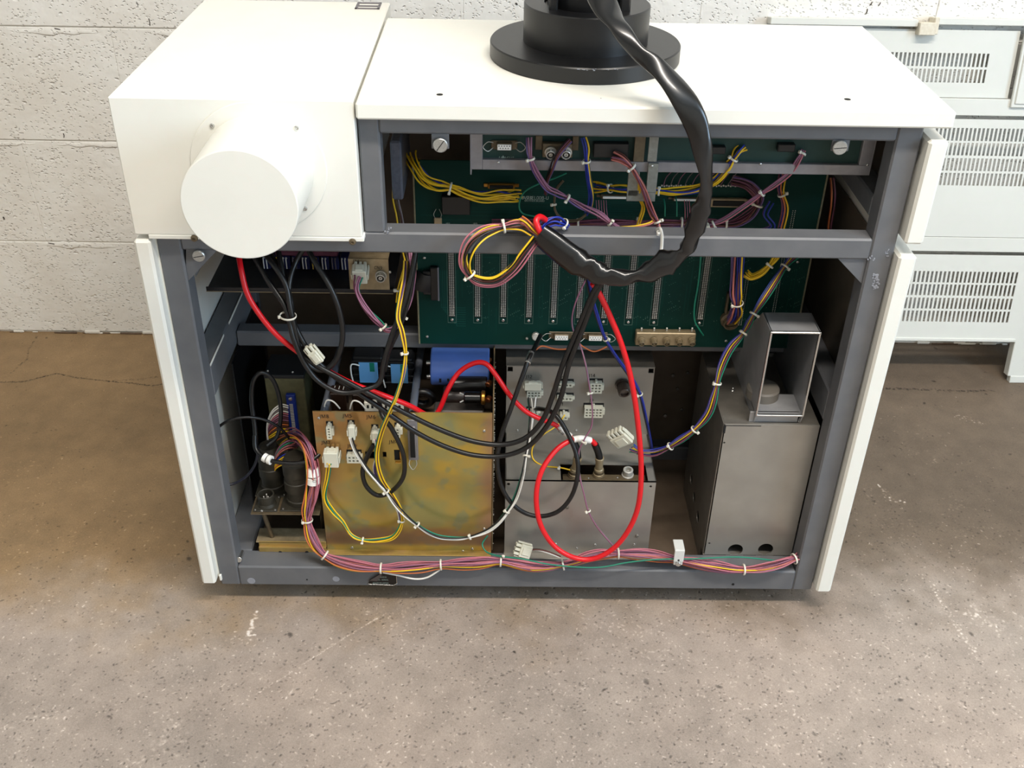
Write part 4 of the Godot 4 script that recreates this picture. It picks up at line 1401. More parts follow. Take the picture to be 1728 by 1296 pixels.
# ------------------------------------------------------------------ bare metal junction unit
func build_junction_unit():
	var z = -0.032
	var x0 = 0.4045; var x1 = 0.6115; var yt = 0.2075; var zb = -0.142
	var t = thing("junction_unit", "bare metal junction unit stepped up at the back, with rows of white sockets", "junction box", V(0.508, 0.0475, -0.12))
	var m := MB.new()
	var hp = func(u, v, r) -> Array:
		var p = Z(u, v, z)
		return [p.x - x0, p.y - 0.0735, r]
	plate(m, V(x0, 0.0735, z), Vector3.RIGHT, Vector3.UP, x1 - x0, yt - 0.0735, 0.0015, [hp.call(858, 817, 0.0022), hp.call(1098, 821, 0.0018)])
	part(t, "front_plate", m, M.silver)
	# top with the cut-out round the coax fittings
	var cx0 = Y(947, 812, yt).x - x0; var cx1 = Y(1094, 812, yt).x - x0
	m = MB.new()
	plate(m, V(x0, yt, z), Vector3.RIGHT, Vector3.FORWARD, x1 - x0, z - zb, 0.0014, [[cx0, 0.0016, cx1 - cx0, 0.036]])
	part(t, "top_plate", m, M.silver)
	m = MB.new()
	box(m, V(x0, 0.0735, zb), V(x0 + 0.0014, yt, z - 0.0016), 0.0002)
	box(m, V(x1 - 0.0014, 0.0735, zb), V(x1, yt, z - 0.0016), 0.0002)
	part(t, "side_plate", m, M.silver_dark)
	# connector panel at the back
	m = MB.new()
	var py1 = 0.3225
	plate(m, V(x0, yt, zb), Vector3.RIGHT, Vector3.UP, x1 - x0 + 0.0005, py1 - yt, 0.0014, [[0.001, py1 - yt - 0.0085, 0.0075, 0.0075], [x1 - x0 - 0.008, py1 - yt - 0.0085, 0.0075, 0.0075]])
	part(t, "socket_panel", m, M.silver)
	m = MB.new()
	box(m, V(x0 - 0.001, py1, zb - 0.045), V(x1 + 0.001, py1 + 0.0014, zb), 0.0003)
	box(m, V(x0, yt, zb - 0.045), V(x0 + 0.0014, py1, zb - 0.0015), 0.0003)
	box(m, V(x1 - 0.001, yt, zb - 0.045), V(x1 + 0.0005, py1, zb - 0.0015), 0.0003)
	part(t, "rear_case", m, M.silver_dark)
	m = MB.new()
	box(m, V(x0 - 0.001, 0.0722, z - 0.004), V(x1 + 0.001, 0.0737, -0.0205), 0.0004)
	box(m, V(x0, 0.0471, zb), V(x0 + 0.02, 0.0737, -0.06), 0.0004)
	box(m, V(x1 - 0.02, 0.0471, zb), V(x1, 0.0737, -0.06), 0.0004)
	box(m, V(x0 + 0.0015, 0.0737, zb), V(x1 - 0.0015, 0.0747, z - 0.0016), 0.0)
	part(t, "foot_flange", m, M.silver)
	screws(t, [[938, 918], [973, 925], [1004, 919], [1070, 919]], z, 0.0020)
	screws(t, [[957, 856], [1075, 904]], z, 0.0028, M.silver_dark)
	screws(t, [[873, 726], [972, 726]], zb, 0.0020)
	# sockets on the panel
	molex(t, Z(901, 660, zb), 4, 2, 0.009, 0.0, "grey socket with a plug and four wires in it")
	molex(t, Z(899, 692, zb), 3, 1, 0.008, 0.0)
	molex(t, Z(953, 646, zb), 4, 1, 0.007, 0.0, "", 0.005)
	molex(t, Z(953, 669, zb), 4, 1, 0.007, 0.0, "", 0.005)
	molex(t, Z(951, 697, zb), 2, 1, 0.013, 0.0, "cream socket with one yellow wire")
	molex(t, Z(1005, 650, zb), 3, 3, 0.009, 0.0, "", 0.0049)
	molex(t, Z(1001, 691, zb), 5, 3, 0.009, 0.0, "", 0.0049)
	plug(t, Z(899, 650, zb + 0.012), Basis(Vector3.RIGHT, -PI / 2), 0.024, 0.012, 0.012, 3, "grey plug with four wires")
	for q in [["J12", 893, 636], ["J10", 946, 638], ["J14", 999, 634], ["J16", 946, 660], ["J11", 946, 682], ["J9", 998, 676]]:
		text(t, q[0], Z(q[1], q[2], zb + 0.0003), 0.0052, M.print)
	# screw-in fuse holder
	m = MB.new()
	var f = Z(1050, 648, zb)
	lathe(m, axis_xf(f, V(0.12, -0.25, 1)), [Vector2(0.0105, 0), Vector2(0.0105, 0.003), Vector2(0.0085, 0.003), Vector2(0.0085, 0.018), Vector2(0.0075, 0.019), Vector2(0.006, 0.019), Vector2(0.006, 0.016), Vector2(0, 0.016)], 24)
	part(t, "fuse_holder", m, mat(Color(0.24, 0.20, 0.18), 0.35, 0.4))
	# coax fittings standing in the cut-out: two mated, one open
	m = MB.new()
	box(m, V(Y(950, 812, yt - 0.012).x, yt - 0.016, z - 0.030), V(Y(1090, 812, yt - 0.012).x, yt - 0.012, z - 0.003), 0.0004)
	part(t, "fitting_bar", m, M.bronze)
	for u in [968, 1010, 1059]:
		var p = Y(u, 802, yt - 0.012)
		var open = u > 1050
		m = MB.new()
		lathe(m, Transform3D(Basis(Vector3.RIGHT, 0.12), p), [Vector2(0.0085, 0), Vector2(0.0085, 0.002), Vector2(0.0070, 0.0025), Vector2(0.0070, 0.011), Vector2(0.0058, 0.0115), Vector2(0.0045, 0.0115), Vector2(0.0045, 0.004), Vector2(0.0015, 0.004), Vector2(0.0015, 0.009), Vector2(0, 0.009)], 24)
		part(t, "coax_socket", m, M.tin if open else M.bronze)
	screws(t, [[1042, 806], [1081, 808], [993, 807]], z - 0.004, 0.0014)

# ------------------------------------------------------------------ blower box with its outlet duct
func build_blower():
	var z = -0.033
	var x0 = 0.692; var x1 = 0.8035; var yt = 0.3045
	x1 = 0.826
	var t = thing("blower_box", "tall bare metal blower box with a square open duct on top", "blower", V(0.758, 0.0475, -0.12))
	var m := MB.new()
	plate(m, V(x0 + 0.0025, 0.0735, z), Vector3.RIGHT, Vector3.UP, x1 - x0 - 0.0025 - 0.006, yt - 0.0735, 0.0015, [[Z(1241, 928, z).x - x0 - 0.0025, Z(1241, 928, z).y - 0.0735, 0.0108], [Z(1292, 927, z).x - x0 - 0.0025, Z(1292, 927, z).y - 0.0735, 0.0108], [Z(1222, 747, z).x - x0 - 0.0025, Z(1222, 747, z).y - 0.0735, 0.0015], [Z(1197, 917, z).x - x0 - 0.0025, Z(1197, 917, z).y - 0.0735, 0.0015]])
	part(t, "front_plate", m, M.silver)
	m = MB.new()
	plate(m, V(x0, 0.0735, -0.215), Vector3.BACK, Vector3.UP, 0.180, yt - 0.0735, 0.0014, [[0.046, 0.030, 0.008], [0.080, 0.022, 0.008], [0.120, 0.018, 0.009]])
	part(t, "side_plate", m, M.silver_dark)
	m = MB.new()
	box(m, V(x1 - 0.0075, 0.0735, -0.215), V(x1 - 0.006, yt, z - 0.002), 0.0003)
	box(m, V(x0, 0.0735, -0.2165), V(x1 - 0.006, yt, -0.215), 0.0003)
	part(t, "side_plate", m, M.silver_dark)
	m = MB.new()
	box(m, V(x0 + 0.0015, yt - 0.0015, -0.215), V(x1 - 0.006, yt, z - 0.0016), 0.0003)
	part(t, "top_plate", m, M.silver_dark)
	m = MB.new()
	box(m, V(x0, 0.0471, -0.21), V(x0 + 0.02, 0.0735, -0.05), 0.0004)
	box(m, V(x1 - 0.026, 0.0471, -0.21), V(x1 - 0.006, 0.0735, -0.05), 0.0004)
	box(m, V(x0, 0.0722, -0.06), V(x1 - 0.006, 0.0737, z), 0.0004)
	part(t, "foot", m, M.silver_dark)
	# duct: front mouth, roof, cheeks that slope down behind
	var dx0 = 0.7325; var dx1 = 0.7955; var my0 = 0.3205; var my1 = 0.4475
	var zt = -0.083
	m = MB.new()
	for x in [dx0, dx1 - 0.0018]:
		var pr = [V(x, my0 - 0.016, -0.040), V(x, my0, z), V(x, my1, z), V(x, my1, zt), V(x, 0.362, -0.172), V(x, yt, -0.205)]
		prism(m, [pr[0], pr[1], pr[2], pr[3], pr[4], pr[5]], V(0.0018, 0, 0))
	box(m, V(dx0 + 0.0002, my1 - 0.0018, zt), V(dx1 - 0.0002, my1, z), 0.0004)
	prism(m, [V(dx0, my1, zt), V(dx1, my1, zt), V(dx1, 0.362, -0.172), V(dx0, 0.362, -0.172)], V(0, -0.0015, -0.0015))
	prism(m, [V(dx0, 0.362, -0.172), V(dx1, 0.362, -0.172), V(dx1, yt, -0.205), V(dx0, yt, -0.205)], V(0, -0.001, -0.0015))
	prism(m, [V(dx0, my0, z), V(dx1, my0, z), V(dx1, my0, z - 0.05), V(dx0, my0, z - 0.05)], V(0, -0.0016, 0))
	box(m, V(dx0 - 0.006, yt, -0.043), V(dx1 - 0.004, my0, -0.0405), 0.0004)
	part(t, "duct", m, M.duct)
	m = MB.new()   # black lining inside the duct
	prism(m, [V(dx0 + 0.002, my0 + 0.0005, z - 0.003), V(dx0 + 0.002, my1 - 0.0025, z - 0.003), V(dx0 + 0.002, my1 - 0.0025, zt), V(dx0 + 0.002, 0.361, -0.169), V(dx0 + 0.002, my0 + 0.0005, -0.190)], V(0.0006, 0, 0))
	box(m, V(dx0 + 0.002, my1 - 0.003, zt), V(dx1 - 0.002, my1 - 0.0023, z - 0.003), 0)
	prism(m, [V(dx0 + 0.002, my1 - 0.004, zt - 0.001), V(dx1 - 0.002, my1 - 0.004, zt - 0.001), V(dx1 - 0.002, 0.358, -0.168), V(dx0 + 0.002, 0.358, -0.168)], V(0, -0.0008, 0.0008))
	prism(m, [V(dx0 + 0.002, 0.359, -0.167), V(dx1 - 0.002, 0.359, -0.167), V(dx1 - 0.002, my0, -0.190), V(dx0 + 0.002, my0, -0.190)], V(0, 0, 0.0008))
	part(t, "lining", m, M.black)
	m = MB.new()
	for e in [[dx0 - 0.0004, my0 - 0.0014, dx0 + 0.0022, my1 + 0.0004], [dx1 - 0.0022, my0 - 0.0014, dx1 + 0.0004, my1 + 0.0004], [dx0, my1 - 0.0022, dx1, my1 + 0.0004], [dx0, my0 - 0.0018, dx1, my0 + 0.0006]]:
		box(m, V(e[0], e[1], z - 0.004), V(e[2], e[3], z + 0.0006), 0.0006)
	part(t, "mouth_rim", m, M.steel, "bright cut edge of the duct mouth")
	m = MB.new()   # round motor end inside the mouth
	lathe(m, Transform3D(Basis(), V(0.750, my0, -0.080)), [Vector2(0.022, 0), Vector2(0.022, 0.012), Vector2(0.020, 0.0145), Vector2(0, 0.0145)], 32)
	part(t, "motor", m, mat(Color(0.42, 0.40, 0.37), 0.5))
	m = MB.new()
	for q in [[1236, 660, -0.09], [1348, 711, -0.038]]:
		var p = Y(q[0], q[1], yt)
		rod(m, p, p + V(0, 0.006, 0), 0.0016, 8)
		rod(m, p, p + V(0, 0.0022, 0), 0.0032, 6)
	part(t, "stud", m, M.steel)
	m = MB.new()
	box(m, V(x0 + 0.0005, yt - 0.014, z - 0.001), V(x0 + 0.0035, yt - 0.001, z + 0.0003), 0.0002)
	box(m, V(x0 + 0.003, yt - 0.002, z - 0.001), V(x0 + 0.05, yt - 0.0008, z + 0.0003), 0.0002)
	part(t, "joint_gap", m, M.hole)

# ------------------------------------------------------------------ tall terminal box
func build_terminal_box():
	var z = -0.14
	var t = thing("terminal_box", "narrow olive metal box with a blue terminal strip, in the back corner under the housing", "terminal box", V(0.092, 0.0475, -0.16))
	var m := MB.new()
	box(m, V(0.068, 0.0475, z - 0.05), V(0.1155, 0.150, z - 0.006), 0.001)  # black block added to keep the space under the box dark
	part(t, "added_black_base", m, M.black)
	m = MB.new()
	box(m, V(0.064, 0.1495, z - 0.055), V(0.1195, 0.299, z), 0.001)
	part(t, "body", m, mottled([Color(0.38, 0.38, 0.28), Color(0.48, 0.46, 0.33)], 0.02, 6.0, 0.4, 0.5, 63))
	m = MB.new()
	box(m, V(0.0635, 0.2985, z - 0.0555), V(0.1200, 0.3045, z + 0.0008), 0.001)
	part(t, "lid", m, mat(Color(0.16, 0.16, 0.165), 0.4, 0.3))
	screws(t, [[452, 626], [494, 628]], z + 0.001, 0.0018)
	var a = Z(482, 740, z + 0.008); var b = Z(497, 668, z + 0.008)
	m = MB.new()
	box(m, V(b.x - 0.013, a.y - 0.012, z), V(b.x, b.y, z + 0.007), 0.0008)
	var st = part(t, "terminal_strip", m, M.blue_plastic)
	m = MB.new()
	lathe(m, axis_xf(V(b.x - 0.0065, b.y - 0.006, z + 0.007), V(0, 0, 1)), [Vector2(0.003, 0), Vector2(0.0026, 0.0012), Vector2(0, 0.0014)], 12)
	part(st, "screw", m, M.steel)
	m = MB.new()
	for i in 22:
		box(m, V(b.x - 0.009, b.y - 0.016 - i * 0.0026, z + 0.0068), V(b.x - 0.004, b.y - 0.0148 - i * 0.0026, z + 0.0082), 0.0002)
	part(st, "contacts", m, M.tin).set_meta("kind", "stuff")

# ------------------------------------------------------------------ socket plate on its tray
func build_socket_bracket():
	var py = 0.152
	var t = thing("socket_plate", "brown metal plate on a post carrying three round multi-pin sockets", "connector plate", V(0.098, 0.0723, -0.05))
	var m := MB.new()
	box(m, V(0.0515, py - 0.0015, -0.10), V(0.1465, py, -0.0205), 0.0003)
	part(t, "plate", m, M.bronze)
	m = MB.new()
	rod(m, V(0.0700, 0.088, -0.045), V(0.0660, py - 0.001, -0.03), 0.0032, 10)
	part(t, "post", m, M.bronze)
	m = MB.new()
	rod(m, V(0.135, 0.0475, -0.09), V(0.135, py - 0.001, -0.09), 0.0032, 10)
	part(t, "post", m, M.bronze)
	m = MB.new()
	box(m, V(0.0485, 0.0865, -0.064), V(0.1485, 0.088, -0.034), 0.0004)
	box(m, V(0.0485, 0.0475, -0.064), V(0.1485, 0.0866, -0.0625), 0.0004)
	part(t, "tray", m, M.beige_metal)
	m = MB.new()
	box(m, V(0.0525, 0.0800, -0.0355), V(0.1488, 0.0890, -0.034), 0.0003)
	box(m, V(0.0525, 0.0795, -0.0355), V(0.1488, 0.0808, -0.0305), 0.0003)
	box(m, V(0.0525, 0.0722, -0.0320), V(0.1488, 0.0800, -0.0305), 0.0003)
	part(t, "angle", m, M.gold_rail, "gold passivated angle strip")
	m = MB.new()
	for u in [473, 518]:
		m = MB.new()
		lathe(m, axis_xf(Z(u, 932, -0.0304), V(0, 0, 1)), [Vector2(0.0026, 0), Vector2(0.002, 0.0006), Vector2(0, 0.0006)], 10)
		part(t, "screw_hole", m, M.print)
	# round sockets
	var sock = func(u, v, r, h, open):
		var p = Y(u, v, py)
		var mm := MB.new()
		box(mm, p + V(-r * 1.45, 0, -r * 1.45), p + V(r * 1.45, 0.0018, r * 1.45), 0.0006)
		if open:
			lathe(mm, Transform3D(Basis(), p), [Vector2(r * 1.15, 0.0018), Vector2(r, 0.006), Vector2(r, h), Vector2(r - 0.0012, h + 0.0006), Vector2(r - 0.002, h), Vector2(r - 0.002, 0.006), Vector2(0, 0.006)], 32)
		else:
			lathe(mm, Transform3D(Basis(), p), [Vector2(r * 1.1, 0.0018), Vector2(r * 1.1, 0.009), Vector2(r, 0.010), Vector2(r, 0.024), Vector2(r * 1.12, 0.025), Vector2(r * 1.12, 0.040), Vector2(r * 1.04, 0.041), Vector2(r * 1.04, 0.050), Vector2(r * 1.1, 0.051), Vector2(r * 1.1, h - 0.01), Vector2(r * 0.8, h), Vector2(0, h)], 32)
		var o = part(t, "round_socket" if open else "round_plug", mm, M.olive)
		mm = MB.new()
		for s in [[-1, -1], [1, -1], [-1, 1], [1, 1]]:
			lathe(mm, Transform3D(Basis(), p + V(s[0] * r * 1.2, 0.0018, s[1] * r * 1.2)), [Vector2(0.0016, 0), Vector2(0.0013, 0.0009), Vector2(0, 0.001)], 10)
		part(o, "screw", mm, M.steel)
		if open:
			mm = MB.new()
			for k in 3:
				var q = p + V(cos(TAU * k / 3 + 0.5) * 0.0035, 0.006, sin(TAU * k / 3 + 0.5) * 0.0035)
				rod(mm, q, q + V(0, 0.010, 0), 0.001, 8)
			part(o, "pins", mm, M.tin)
	sock.call(451, 851, 0.0115, 0.019, true)
	sock.call(506, 845, 0.0165, 0.080, false)
	sock.call(462, 822, 0.0155, 0.075, false)
	screws(t, [[442, 862]], -0.020, 0.002)

# ------------------------------------------------------------------ relay tray high under the housing
func build_relay_tray():
	var z = -0.06
	var t = thing("relay_tray", "dark tray of relays with a beige connector bracket at its end, under the housing", "tray", V(0.145, 0.481, -0.16))
	var m := MB.new()
	box(m, V(0.0285, 0.4800, -0.25), V(0.2605, 0.4818, z), 0.0005)
	box(m, V(0.0285, 0.4812, z - 0.002), V(0.2605, 0.486, z), 0.0006)
	part(t, "tray", m, mottled([Color(0.13, 0.13, 0.14), Color(0.18, 0.18, 0.19)], 0.02, 4.0, 0.35, 0.4, 64))
	m = MB.new()
	box(m, V(0.0285, 0.4795, z - 0.001), V(0.2605, 0.4805, z + 0.0006), 0.0003)
	part(t, "front_edge", m, M.beige_metal)
	# row of blue relays
	var relay_blue := mat(Color(0.06, 0.10, 0.30), 0.45)
	for i in 9:
		var x = 0.088 + i * 0.0125
		m = MB.new()
		box(m, V(x, 0.4820, -0.135), V(x + 0.0105, 0.500, -0.118), 0.001)
		var r = part(t, "relay", m, relay_blue)
		m = MB.new()
		for k in 2:
			var q = V(x + 0.003 + k * 0.004, 0.498, -0.1175)
			tube(m, spline([q, q + V(0.0, 0.003, 0.006), q + V(0.001, -0.010, 0.010)], 4), 0.0007, 5)
		part(r, "lead", m, [M.white_wire, M.yellow, M.white_wire, M.grey_wire][i % 4])
	m = MB.new()
	box(m, V(0.105, 0.500, -0.136), V(0.185, 0.506, -0.120), 0.001)
	part(t, "ribbon_plug", m, M.plum)
	# bracket with its plug and coax socket
	var bx0 = 0.2075; var bx1 = 0.2565
	m = MB.new()
	plate(m, V(bx0, 0.486, z + 0.0008), Vector3.RIGHT, Vector3.UP, bx1 - bx0, 0.042, 0.0015)
	box(m, V(bx0, 0.5265, z - 0.05), V(bx1, 0.528, z + 0.0006), 0.0003)
	var br = part(t, "socket_bracket", m, M.beige_metal)
	plug(br, Z(608, 459, z + 0.010), Basis(Vector3.RIGHT, -PI / 2 + 0.35), 0.017, 0.022, 0.020, 3)
	coax(br, Z(643, 464, z + 0.001), axis_xf(Vector3(), V(0, -0.1, 1)).basis, 0.0058, 0.009, M.tin)
	text(br, "J24", Z(601, 441, z + 0.001), 0.0042, M.print)
	text(br, "CN9", Z(638, 452, z + 0.001), 0.0040, M.print)
	screws(t, [[658, 459]], z + 0.001, 0.002)

# ------------------------------------------------------------------ wiring
func pw(p: Vector3, px_wide: float) -> float:   # radius in metres of something px_wide pixels across at p
	return px_wide / 2.0 * (cam_xf.origin - p).dot(cam_xf.basis.z) / FPX

func pts3(c: Array) -> Array:
	var o = []
	for q in c: o.append(Z(q[0], q[1], q[2]))
	return o

func tie(parent: Node3D, p: Vector3, d: Vector3, r: float, head: Vector3, mt = null):
	var y = d.normalized()
	var x = (head - y * head.dot(y)).normalized()
	var z = x.cross(y)
	var m := MB.new()
	var ring = PackedVector3Array()
	for i in 17: ring.append(p + (x * cos(TAU * i / 16) + z * sin(TAU * i / 16)) * (r + 0.0003))
	var fr = []
	for i in 17:
		var o = (ring[i] - p).normalized()
		fr.append([o, y, o.cross(y)])
	tube(m, ring, 0.0006, 6, 0.0014, fr)
	box(m, V(r - 0.0004, -0.0018, -0.0016), V(r + 0.0030, 0.0018, 0.0016), 0.0005, Transform3D(Basis(x, y, z), p))
	part(parent, "cable_tie", m, mt if mt else M.nylon)

func loom(called: String, label: String, ctrl: Array, R: float, wr: float, cols: Array, ties := [], fan0 := 1.0, fan1 := 1.0, sub := 7, group := "") -> Node3D:
	var c = pts3(ctrl)
	var t = thing(called, label, "wiring", c[c.size() / 2], group)
	loom_wires(t, c, R, wr, cols, ties, fan0, fan1, sub)
	return t

func loom_wires(t: Node3D, c: Array, R: float, wr: float, cols: Array, ties := [], fan0 := 1.0, fan1 := 1.0, sub := 7):
	var p = spline(c, sub)
	var fr = frames(p)
	var n = cols.size()
	for i in n:
		var rho = R * sqrt((i + 0.4) / n) if n > 1 else 0.0
		var th = i * 2.399 + 0.6
		var ph = rng.randf() * TAU
		var fq = rng.randf_range(0.8, 1.7)
		var tw = rng.randf_range(-0.06, 0.06)
		var q := PackedVector3Array()
		for k in p.size():
			var s = float(k) / sub
			var e = 1.0
			for td in ties: e = min(e, 1.0 - 0.42 * exp(-pow((s - td) / 0.45, 2)))
			var last = float(c.size() - 1)
			if fan0 != 1.0: e *= lerp(fan0, 1.0, clampf(s / 1.2, 0, 1))
			if fan1 != 1.0: e *= lerp(fan1, 1.0, clampf((last - s) / 1.2, 0, 1))
			var a = th + tw * s
			var w = 0.30 * R * sin(s * fq + ph) if n > 1 else 0.0
			q.append(p[k] + fr[k][0] * (cos(a) * rho * e + w * e) + fr[k][1] * (sin(a) * rho * e + w * 0.6 * e))
		var m := MB.new()
		tube(m, q, wr * 0.92, 6)
		part(t, "wire", m, cols[i])
	for td in ties:
		var k = clampi(int(td * sub), 1, p.size() - 2)
		tie(t, p[k], p[k + 1] - p[k - 1], (R * 0.68 + wr * 1.3) if n > 1 else wr * 1.35, fr[k][1] * (1 if int(td * 7) % 2 == 0 else -1) + fr[k][0] * 0.6)

func cable(called: String, label: String, ctrl: Array, r: float, mt: Material, sub := 8, group := "") -> Node3D:
	var c = pts3(ctrl)
	var t = thing(called, label, "cable", c[c.size() / 2], group)
	var m := MB.new()
	tube(m, spline(c, sub), r, 10)
	part(t, "jacket", m, mt)
	return t

func sleeve_mark(t: Node3D, ctrl: Array, r: float, called := "marker_sleeve", mt = null) -> MeshInstance3D:
	var m := MB.new()
	tube(m, spline(pts3(ctrl), 5), r, 12)
	return part(t, called, m, mt if mt else M.paper)

func build_cables():
	# --- crumpled black sleeve from the column, with the wires that spill from its end
	var sc = [[985, -70, -0.10, 40], [1003, -30, -0.06, 46], [1026, 20, -0.03, 42], [1046, 48, -0.012, 31], [1076, 88, 0.006, 25], [1108, 112, 0.016, 31], [1143, 152, 0.03, 44], [1170, 198, 0.04, 40], [1184, 245, 0.045, 34], [1192, 300, 0.045, 27], [1189, 333, 0.045, 25], [1178, 368, 0.045, 35], [1166, 405, 0.042, 33], [1152, 428, 0.04, 25], [1124, 443, 0.04, 44], [1093, 460, 0.04, 37], [1060, 468, 0.04, 31], [1024, 466, 0.038, 33], [1000, 456, 0.034, 44], [965, 436, 0.028, 49], [935, 413, 0.022, 47], [911, 394, 0.016, 41]]
	var t = thing("sleeved_cable", "thick crumpled black sleeve hanging in a loop from the column base over the worktop edge", "cable", Z(1024, 466, 0.038))
	var sp = spline(pts3(sc), 6)
	var rx = []
	var ry = []
	for k in sp.size():
		var s = float(k) / 6
		var i = int(min(s, sc.size() - 2))
		var w = lerp(float(sc[i][3]), float(sc[i + 1][3]), smoothstep(0.0, 1.0, s - i))
		var r = pw(sp[k], w)
		var cr = 1.06 if s < 10 or s > 18.5 else 1.02 + 0.09 * sin(s * 7.3) + 0.05 * sin(s * 13.1 + 1.0)
		ry.append(r * cr)
		rx.append(r * ((0.45 if s < 10 else 0.72) + (0.0 if s < 10 or s > 19 else 0.22 * sin(s * 5.1 + 0.6))))
	var fr = frames(sp)
	for k in sp.size():
		var s = float(k) / 6
		var an = 0.0 if s > 18.5 else 0.45 * sin(s * 1.9)
		var a = fr[k][0]; var b = fr[k][1]
		fr[k] = [a * cos(an) + b * sin(an), b * cos(an) - a * sin(an), fr[k][2]]
	var m := MB.new()
	tube(m, sp, rx, 18, ry, fr)
	part(t, "sleeve", m, M.sleeve)
	tie(t, Z(1111, 392, 0.004), V(0.2, 1, 0.3), 0.0016, V(0, 0.2, 1), M.white_wire)
	m = MB.new()
	tube(m, spline(pts3([[1108, 388, -0.012], [1114, 386, 0.003], [1117, 400, 0.006], [1115, 428, 0.012], [1108, 440, 0.03]]), 6), 0.0022, 8, 0.0012)
	part(t, "holding_strap", m, M.white_wire, "long white strap tying the sleeve to the rail")
	loom_wires(t, pts3([[916, 400, 0.016], [900, 388, 0.014], [888, 376, 0.010], [878, 370, 0.006]]), 0.0042, 0.0012, [M.salmon, M.brown, M.salmon, M.orange, M.brown, M.yellow], [], 0.8, 1.5)
	loom_wires(t, pts3([[904, 402, 0.016], [884, 428, 0.024], [864, 455, 0.027], [838, 474, 0.028], [812, 475, 0.028], [793, 464, 0.028], [785, 442, 0.027], [793, 413, 0.023], [815, 393, 0.014], [850, 383, 0.006], [880, 380, 0.006], [902, 390, 0.012]]), 0.0074, 0.0012, [M.brown, M.black_wire, M.pink, M.black_wire, M.yellow, M.black_wire, M.yellow, M.pink, M.yellow, M.yellow], [5, 9], 0.7, 0.8)
	m = MB.new()
	tube(m, spline(pts3([[916, 400, 0.02], [908, 385, 0.022], [905, 372, 0.018], [911, 366, 0.012], [920, 371, 0.004]]), 8), 0.0036, 10)
	part(t, "red_core", m, M.red, "thick red core bent back over the sleeve end")
	loom_wires(t, pts3([[912, 392, 0.006], [920, 380, 0.004], [936, 372, 0.0], [950, 376, -0.006], [958, 383, -0.01]]), 0.0055, 0.0012, [M.blue, M.blue, M.blue, M.blue, M.violet], [3.2], 0.8, 0.6)

	# --- red power lead, two runs
	t = cable("red_cable", "red power cable sweeping from under the drum housing across the gold power supply", [[402, 425, -0.05], [407, 455, -0.03], [416, 492, -0.02], [432, 522, -0.015], [460, 558, -0.01], [492, 586, -0.008], [540, 618, -0.012], [590, 645, -0.016], [650, 668, -0.02], [690, 684, -0.030], [714, 697, -0.043], [730, 703, -0.055], [742, 690, -0.062], [757, 655, -0.07], [775, 628, -0.08], [800, 613, -0.08], [820, 614, -0.075], [836, 632, -0.065], [858, 664, -0.06], [882, 690, -0.06], [905, 704, -0.062], [935, 716, -0.062], [950, 727, -0.06], [964, 738, -0.057], [971, 749, -0.056]], 0.0034, M.red)
	var mk = sleeve_mark(t, [[944, 718, -0.061], [952, 728, -0.060], [963, 737, -0.0575]], 0.0044)
	text(mk, "C-W", Z(947, 730, -0.0545), 0.004, M.print, Basis(Vector3.BACK, -0.8))
	sleeve_mark(t, [[968, 745, -0.057], [973, 757, -0.056], [975, 772, -0.055]], 0.0050, "boot", M.black)
	coupling(t, Z(975, 772, -0.055), Y(968, 800, 0.198))
	t = cable("red_cable", "red cable hanging in a long oval loop in front of the junction unit", [[1000, 478, 0.022], [1012, 497, 0.02], [1030, 535, 0.016], [1050, 585, 0.012], [1066, 645, 0.01], [1077, 720, 0.01], [1082, 800, 0.012], [1074, 865, 0.014], [1046, 915, 0.016], [1008, 941, 0.016], [972, 942, 0.014], [936, 922, 0.012], [912, 885, 0.008], [905, 838, 0.0], [914, 795, -0.012], [938, 760, -0.03], [964, 743, -0.042], [986, 740, -0.05], [1000, 745, -0.054], [1008, 756, -0.056]], 0.0036, M.red)
	mk = sleeve_mark(t, [[967, 742, -0.0425], [980, 740, -0.0475], [996, 743, -0.053]], 0.0046)
	text(mk, "C-W3", Z(969, 744, -0.042), 0.0042, M.print, Basis(Vector3.BACK, 0.05))
	sleeve_mark(t, [[1004, 750, -0.055], [1009, 762, -0.056], [1012, 774, -0.056]], 0.0050, "boot", M.black)
	coupling(t, Z(1012, 772, -0.056), Y(1010, 800, 0.198))

	# --- black cables
	cable("black_cable", "upper of the two black cables slung across the front of the power supply", [[520, 410, -0.05], [500, 440, -0.04], [488, 480, -0.02], [490, 530, -0.01], [500, 585, -0.004], [528, 612, -0.002], [570, 636, 0.0], [630, 668, 0.002], [690, 700, 0.003], [745, 726, 0.004], [800, 745, 0.005], [850, 750, 0.006], [888, 738, 0.008], [916, 708, 0.010], [934, 664, 0.012], [950, 615, 0.015], [975, 555, 0.018], [998, 500, 0.022], [1012, 474, 0.026]], 0.0033, M.black_wire)
	cable("black_cable", "lower of the two black cables slung across the front of the power supply", [[470, 425, -0.05], [476, 455, -0.035], [490, 505, -0.016], [496, 545, -0.008], [520, 590, -0.004], [555, 628, -0.004], [600, 660, -0.004], [650, 694, -0.001], [700, 728, 0.001], [750, 753, 0.003], [800, 768, 0.004], [850, 769, 0.005], [890, 754, 0.006], [922, 720, 0.010], [946, 672, 0.014], [960, 615, 0.017], [985, 550, 0.020], [1006, 495, 0.024], [1018, 474, 0.026]], 0.0033, M.black_wire)
	t = cable("black_cable", "black cable that loops wide under the housing and turns back up to the tie", [[516, 412, -0.045], [530, 440, -0.03], [556, 482, -0.016], [573, 525, -0.010], [578, 570, -0.008], [568, 605, -0.006], [548, 624, -0.004], [524, 618, -0.002], [506, 590, -0.002], [497, 555, -0.004], [490, 520, -0.008], [482, 480, -0.018], [460, 445, -0.03], [440, 420, -0.05]], 0.0034, M.black_wire)
